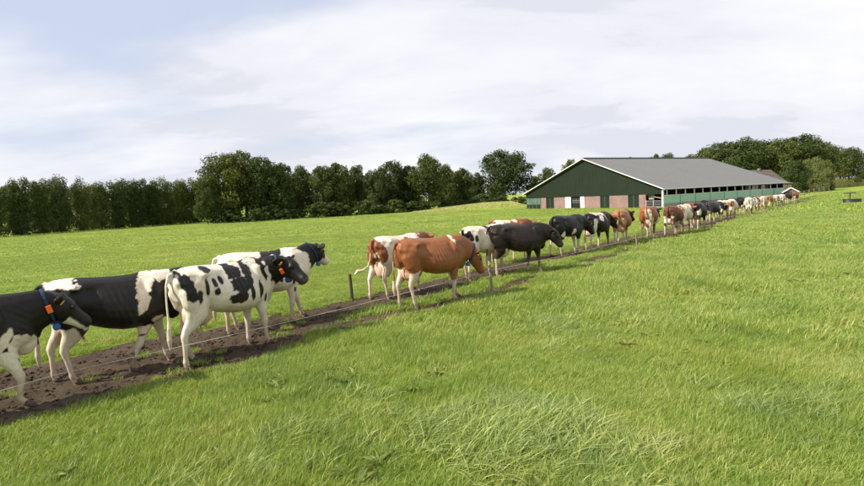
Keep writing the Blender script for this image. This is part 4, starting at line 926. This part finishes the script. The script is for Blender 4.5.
def make_cow(u, v, az, label, spec, hind=True, vox=.016, scale=1.0, at=None, group=None, **pose):
    """u, v: ground point under the hind feet (or fore feet); az: heading in degrees from straight ahead toward the right"""
    gx, gy = at if at else ground_at(u, v); az = R_(az); dx_, dy_ = math.sin(az), math.cos(az); k = (.70 if hind else -.60)*scale
    ox, oy = gx + dx_*k, gy + dy_*k; seed = spec.get('seed', int(u))
    co, F, info = cow_mesh(vox, seed=seed, **pose); cl_ = paint(co, info, spec, seed, vox)
    me = mesh_np('cow_body', co, F, [M['coat']], True); at_ = me.attributes.new('coat', 'FLOAT_COLOR', 'POINT'); at_.data.foreach_set('color', np.c_[cl_, np.ones(len(cl_))].astype(np.float32).ravel())
    e = empty('cow', (ox, oy, hz1(ox, oy)), math.pi/2 - az, label, 'cow', group or 'dairy cows walking in line along the track')
    slope = -(hz1(ox + dx_*.7, oy + dy_*.7) - hz1(ox - dx_*.7, oy - dy_*.7))/1.4; e.rotation_euler = (0, math.atan(slope), math.pi/2 - az); e.scale = (scale*.94, scale, scale)
    link(bpy.data.objects.new('body', me), e)
    if vox <= .03:
        for (p, p2) in info['feet']:
            b = MB()
            for s in (-1, 1): b.tube([(p[0]-.045, p[1]+s*.021, p[2]+.07), (p[0]+.0, p[1]+s*.023, p[2]+.045), (p[0]+.055, p[1]+s*.022, p[2]+.012), (p[0]+.07, p[1]+s*.02, p[2]-.005)], [.034, .040, .030, .012], 8)
            b.build('hoof', M['hoof'], e, True)
        H, Mh = info['H'], info['Mh']
        for s in (-1, 1):
            b = MB(); b.ball(H(.155, .115*s, .045), .023, 10); b.build('eye', M['eye'], e, True)
            b = MB(); b.ball(H(.495, .040*s, .012), (.014, .010, .014), 6); b.build('nostril', M['eye'], e, True)
            if spec.get('tags', True):
                c0 = Vector(H(-.03, .20*s, .03)); b = MB(); fw = Mh @ Vector((1, 0, 0))
                q = [c0 + fw*.03 + Mh @ Vector((0, a_, b_)) for a_, b_ in ((-.028, -.035), (.028, -.035), (.022, .03), (-.022, .03))]
                b.hexa([x_ for x_ in q] + [x_ + fw*.008 for x_ in q]); b.build('ear_tag', M['yellow'], e)
        if spec.get('collar'):
            pl = info['poll']; bs = Vector((.80, 0, 1.15)); cpt = bs.lerp(pl, .74); ax = (pl-bs).normalized(); b = MB()
            up = ax.cross(Vector((0, 1, 0))).normalized(); rr2 = (.222, .138); nn = 24
            lt = Vector((0, 1, 0)); lt = (lt - ax*lt.dot(ax)).normalized(); up = ax.cross(lt)
            for j in range(nn):
                th = 2*math.pi*j/nn; o_ = up*math.cos(th)*rr2[0] + lt*math.sin(th)*rr2[1]
                for da, dr in ((-.017, 1.), (.017, 1.), (.017, 1.04), (-.017, 1.04)): b.v.append(tuple(cpt + o_*dr + ax*da))
            for j in range(nn):
                for r_ in range(4): a = 4*j + r_; a2 = 4*j + (r_+1) % 4; b.f.append((a, a2, 4*((j+1) % nn) + (r_+1) % 4, 4*((j+1) % nn) + r_))
            co_ = b.build('collar', M[spec['collar']], e)
            upw = up if up.z > 0 else -up
            dn = cpt - upw*(rr2[0]+.055) - lt*.03
            b = MB(); b.tube([dn - lt*.028, dn - lt*.022, dn + lt*.022, dn + lt*.028], [.034, .046, .046, .034], 14, lat=ax); b.build('collar_weight', M['blue'], co_, True)
            if spec.get('orange'):
                q = cpt - lt*(rr2[1]+.014) + upw*-.02; b = MB()
                b.hexa([q - ax*.03 - upw*.045, q + ax*.03 - upw*.045, q + ax*.03 + upw*.045, q - ax*.03 + upw*.045] + [p_ + -lt*.028 for p_ in (q - ax*.03 - upw*.045, q + ax*.03 - upw*.045, q + ax*.03 + upw*.045, q - ax*.03 + upw*.045)]); b.build('collar_tag', M['orange'], co_)
    return e
W_, K_, N_ = WHITE, BLACK, BROWN
# nearest cows, each built to its own pose and coat
make_cow(38, 413, 50, 'black cow cut by the left edge, blue collar with orange tag', dict(base=K_, seed=3, legs=[(W_, .80), (W_, .72), (W_, .6), (W_, .6)], patches=[('A',.80,.80,.16,.14,W_,0),('R',.62,.92,.05,.13,W_,-30),('A',-.2,.6,.5,.12,W_)],
    head=K_, jaw=W_, collar='navy', orange=True, nose=(.035,.028,.026)), hind=False, at=(-4.98, 6.03), neck=(1.36, .0, 1.26), headp=-44, heady=4, scale=.97, legs=(.22, -.30, -.25, .3), lift=(.35, 0, 0, 0))
make_cow(60, 389, 50, 'black cow with white rump and white legs behind the spotted one', dict(base=K_, seed=11, legs=[(W_, .50), (W_, .86), (W_, .80), (W_, .80)],
    patches=[('A',-.66,1.44,.26,.12,W_),('A',-.93,1.34,.10,.13,K_),('R',.42,1.28,.11,.26,W_,-12),('R',.36,1.02,.07,.20,W_,-25),('A',.66,1.42,.13,.10,W_),('A',.35,.62,.18,.06,W_),('R',-.42,.80,.05,.08,W_),('A',.56,.76,.13,.07,W_)], head=K_), neck=(1.36, .05, 1.28), headp=-40, legs=(-.46, .16, .12, -.10), at=(-5.08, 6.98), udder=.4, scale=.98)
make_cow(187, 369, 33, 'white cow with large black blotches and black head turned toward camera', dict(base=W_, seed=23, neckline=(.18, K_), head=K_, collar='navy', orange=True,
    patches=[('R',-.76,1.20,.085,.20,K_,18),('R',-.62,1.05,.05,.10,K_),('R',-.84,1.36,.05,.09,K_),('R',-.44,1.40,.09,.05,K_),('R',-.50,1.17,.035,.14,K_),('R',-.35,1.20,.04,.07,K_),('R',-.33,1.06,.04,.05,K_),('R',-.24,1.24,.03,.07,K_),
      ('R',.02,1.33,.14,.15,K_),('R',.05,1.12,.15,.13,K_),('R',.0,.92,.12,.09,K_),('R',.28,1.30,.09,.20,K_,-12),('R',.26,.96,.04,.10,K_),('R',.62,1.28,.10,.20,K_),('R',.48,.98,.05,.16,K_),('R',.60,.82,.03,.08,K_),('L',.1,1.1,.25,.25,K_)]),
    neck=(1.22, -.30, 1.31), headp=-38, heady=-78, legs=(.10, -.06, -.16, .16), tail='down', udder=1.05, at=(-3.62, 7.52))
make_cow(300, 320, 50, 'white cow with black neck and white muzzle leading the spotted pair', dict(base=W_, seed=31, neckline=(.22, K_), head=K_, face=(.25, W_), jaw=W_, blaze=W_, collar='navy', nose=(.45,.33,.28), legs=[None, None, None, None],
    patches=[('R',.28,1.42,.16,.08,K_),('R',.02,1.40,.12,.08,K_),('R',.50,1.05,.04,.11,K_),('R',.40,.90,.04,.07,K_),('R',.50,.88,.03,.09,K_),('R',.60,.92,.025,.06,K_),('R',.55,.66,.05,.07,K_),('R',.57,.42,.04,.05,K_),('R',-.3,1.1,.15,.15,K_),('R',.2,.9,.05,.05,K_)]),
    hind=False, neck=(1.34, .05, 1.36), headp=-40, heady=22, legs=(-.12, .30, -.1, .2), at=(-2.72, 10.22))
make_cow(370, 303, 38, 'white and brown cow with tail held out behind', dict(base=W_, seed=41, neckline=(.1, N_), head=N_, patches=[('A',-.90,1.28,.10,.25,N_),('R',-.78,1.15,.11,.24,N_,10),('L',-.8,1.1,.14,.3,N_),('R',.2,1.1,.25,.25,N_),('A',-.70,1.42,.12,.03,W_)], collar=None, udder=(.66,.45,.36)),
    neck=(1.36, 0, 1.30), headp=-40, legs=(.05, .15, .14, -.16), tail='out', udder=1.35, at=(-1.28, 12.0))
make_cow(404, 311, 56, 'rich brown cow with white legs, head lowered, in front of the pale one', dict(base=(.26, .095, .034), seed=52, legs=[(W_, .50), (W_, .70), (W_, .80), (W_, .86)], head=N_, collar='navy', tags=True,
    patches=[('R',.50,1.40,.045,.13,W_),('A',.05,.60,.36,.055,W_),('A',-.95,.9,.1,.1,(.5,.36,.26))], udder=(.55,.33,.24)), neck=(1.34, -.08, .98), headp=-66, heady=-16, legs=(-.10, .24, .16, -.06), udder=.9, at=(-.62, 10.82))
make_cow(482, 277, 44, 'white cow with black stripes seen from behind, right of the brown one', dict(base=W_, seed=61, neckline=(.3, K_), head=K_, legs=[(W_, .4), (W_, .4), None, None],
    patches=[('R',-.82,1.2,.09,.13,K_),('A',-.93,1.28,.05,.12,K_),('R',-.62,1.12,.06,.09,K_),('R',.02,1.25,.045,.26,K_,10),('R',.28,1.1,.05,.26,K_,5),('T',.1,1.42,.06,.1,K_),('R',.55,.8,.14,.22,K_),('R',.60,1.2,.08,.2,K_)]), neck=(1.34, .1, 1.2), headp=-48, legs=(.2, -.1, -.16, .12), udder=1.0, at=ground_at(468, 279.5), vox=.019)
make_cow(510, 262, 52, 'brown and white cow mostly hidden behind the all black one', dict(base=N_, seed=66, legs=[(W_, .6)]*4, head=N_, patches=[('A',-.3,1.42,.35,.12,W_),('R',-.5,1.2,.2,.15,W_),('R',.25,1.42,.12,.08,W_)]), neck=(1.34, 0, 1.25), headp=-42, legs=(.15, -.15, -.1, .12), vox=.022, at=(2.0, 17.3))
make_cow(498, 276.5, 72, 'all black cow with big pink udder behind the short fence post', dict(base=(.014, .009, .0065), seed=71, legs=[(W_, .14), (W_, .16), (W_, .50), (W_, .48)], head=K_, udder=(.72,.45,.36), patches=[('A',-.42,.74,.08,.08,W_)], tags=True),
    neck=(1.28, -.16, 1.14), headp=-56, heady=-38, legs=(.12, -.16, -.04, .12), udder=1.2, vox=.017, fat=1.08, at=(1.72, 14.66))
make_cow(566, 256.5, 50, 'black cow with white lower legs directly behind the pink uddered one', dict(base=K_, seed=82, legs=[(W_, .55), (W_, .6), (W_, .62), (W_, .62)], head=K_, patches=[('A',.1,.62,.3,.10,W_),('R',-.55,.78,.10,.10,W_),('R',-.05,.85,.10,.12,W_)]), neck=(1.30, -.14, 1.08), headp=-55, heady=-20, legs=(-.1, .18, .14, -.12), vox=.022, at=(4.35, 18.65))
make_cow(590, 250, 44, 'black cow with white back and pale patch on the thigh, legs white', dict(base=K_, seed=91, legs=[(K_, .3), (W_, .5), (W_, .75), (W_, .75)], head=K_, patches=[('T',-.1,1.44,.50,.12,W_),('R',-.10,1.25,.14,.16,W_),('R',-.62,1.02,.12,.24,W_,-20),('R',-.5,.85,.12,.10,W_),('R',.3,1.2,.05,.12,W_)]), neck=(1.3, -.10, 1.1), headp=-52, heady=-20, legs=(.16, -.12, -.1, .14), vox=.022, at=(5.95, 20.1))
make_cow(621, 245, 26, 'light brown cow with pale thighs seen from behind', dict(base=(.30,.125,.05), seed=101, legs=[(W_, .5)]*4, head=K_, patches=[('A',-.9,.95,.2,.2,(.50,.32,.20)),('T',-.2,1.42,.3,.05,(.5,.34,.24))], udder=(.6,.4,.3)), neck=(1.3, -.22, 1.2), headp=-40, heady=-25, legs=(.12, -.12, .12, -.12), udder=1.0, vox=.024, fat=1.08, at=(7.55, 21.3))
make_cow(650, 241.5, 30, 'red brown cow with white stripe down its right thigh', dict(base=(.26,.085,.03), seed=112, legs=[(K_, .5), (W_, .5), (W_, .72), (W_, .5)], head=K_, patches=[('R',-.84,1.05,.05,.36,W_,8),('R',-.70,.80,.08,.14,W_),('R',.0,.8,.12,.2,W_),('A',-.95,1.1,.05,.25,(.55,.36,.24))]), neck=(1.3, -.15, 1.25), headp=-40, heady=-15, legs=(-.12, .14, .14, -.12), vox=.024, fat=1.08, at=(9.3, 22.85))
# the cows farther along the track
far = [
 (669, 236.5, 40, 'dark brown cow left of the white one with brown patch', (.13,.05,.025), W_, [('A',-.9,.8,.2,.2,W_)]),
 (680, 235, 34, 'white cow with a brown patch beside its tail', W_, N_, [('R',-.86,1.2,.08,.2,(.30,.17,.09)),('L',-.85,1.15,.2,.3,(.33,.19,.10)),('R',.2,1.2,.2,.2,N_)]),
 (687, 231.5, 42, 'brown cow squeezed between white cow and black one', N_, W_, [('R',-.3,1.3,.2,.1,W_)]),
 (695, 231, 44, 'black cow with pale spot on thigh, right of the brown ones', K_, W_, [('R',-.75,.95,.10,.15,W_),('T',-.3,1.4,.2,.05,(.3,.28,.27))]),
 (692, 225.5, 46, 'white backed cow with brown shoulders behind the black one', W_, N_, [('R',.4,1.2,.3,.3,N_),('T',-.1,1.4,.2,.2,N_)]),
 (708, 222.5, 52, 'dark grey black cow, widest of the middle group', (.040,.034,.034), W_, [('R',.2,1.0,.1,.1,W_)]),
 (703, 220, 48, 'black cow hidden behind the dark grey one', K_, W_, []),
 (719, 219.8, 46, 'white cow with dark flank just ahead of the dark grey one', W_, K_, [('R',-.2,.9,.3,.16,K_),('R',.5,1.1,.2,.3,K_)]),
 (730.5, 219.3, 36, 'white and tan cow with brown thigh patch, rear view', W_, N_, [('A',-.9,1.12,.14,.22,(.30,.13,.06)),('R',.3,1.2,.3,.2,N_)]),
 (727, 213, 70, 'black cow holding its head up above the tan and white one', K_, K_, []),
 (741.5, 214.8, 42, 'black cow left of the bright white one in the far group', K_, W_, [('R',-.8,.8,.1,.1,W_)]),
 (748.5, 215.2, 36, 'bright white cow in the middle of the far group', W_, K_, [('A',-.95,1.1,.07,.2,(.42,.38,.33)),('R',.3,1.1,.2,.3,K_)]),
 (754.5, 212.5, 42, 'black and white cow right of the bright white one', W_, K_, [('T',-.6,1.4,.3,.2,K_),('R',-.3,1.2,.25,.2,K_)]),
 (761.5, 210.8, 40, 'pinkish white cow with a brown back in the far group', (.66,.52,.43), N_, [('L',-.6,1.2,.3,.3,N_),('R',.1,1.2,.3,.2,N_)]),
 (757.5, 208.0, 44, 'brown cow half hidden at the back of the far group', N_, W_, []),
 (768, 207.0, 44, 'yellowish brown cow near the head of the line', (.34,.19,.09), W_, [('R',.2,1.1,.2,.2,W_)]),
 (774.5, 206.3, 46, 'white cow with brown patch near the head of the line', W_, N_, [('R',-.2,1.2,.2,.2,N_)]),
 (781, 205.5, 42, 'white cow directly in front of the gabled shed', W_, K_, [('R',.2,1.2,.2,.3,K_)]),
 (786.5, 203.8, 48, 'dark cow under the white gable of the shed', (.05,.03,.022), W_, []),
 (793.5, 202.8, 44, 'small reddish brown cow leading the whole line', (.22,.10,.055), W_, [('R',-.8,.8,.1,.1,W_)]),
]
for q, (u, v, az, lb, base, leg, pt) in enumerate(far):
    sg = 1 if q % 2 else -1
    x, y = ground_at(u, v); D = y; vx = .028 if D < 34 else .036 if D < 50 else .045
    headup = 'head up' in lb
    make_cow(u, v, az + random.uniform(-4, 4), lb, dict(base=base, seed=150+q*7, legs=[(leg, .5), (leg, .6), (leg, .55), (leg, .5)] if leg != base else [], head=K_ if base in (K_,) or leg is K_ else (N_ if base == N_ or leg is N_ else base), patches=pt, udder=(.6,.42,.33), tassel=(.4,.33,.26)),
        vox=vx, scale=random.uniform(.93, 1.05), neck=(1.20 if headup else 1.30, -.1*sg, 1.50 if headup else 1.22), headp=-25 if headup else -42, heady=12*sg, legs=(.14*sg, -.14*sg, -.13*sg, .13*sg), udder=1.0, fat=1.05)
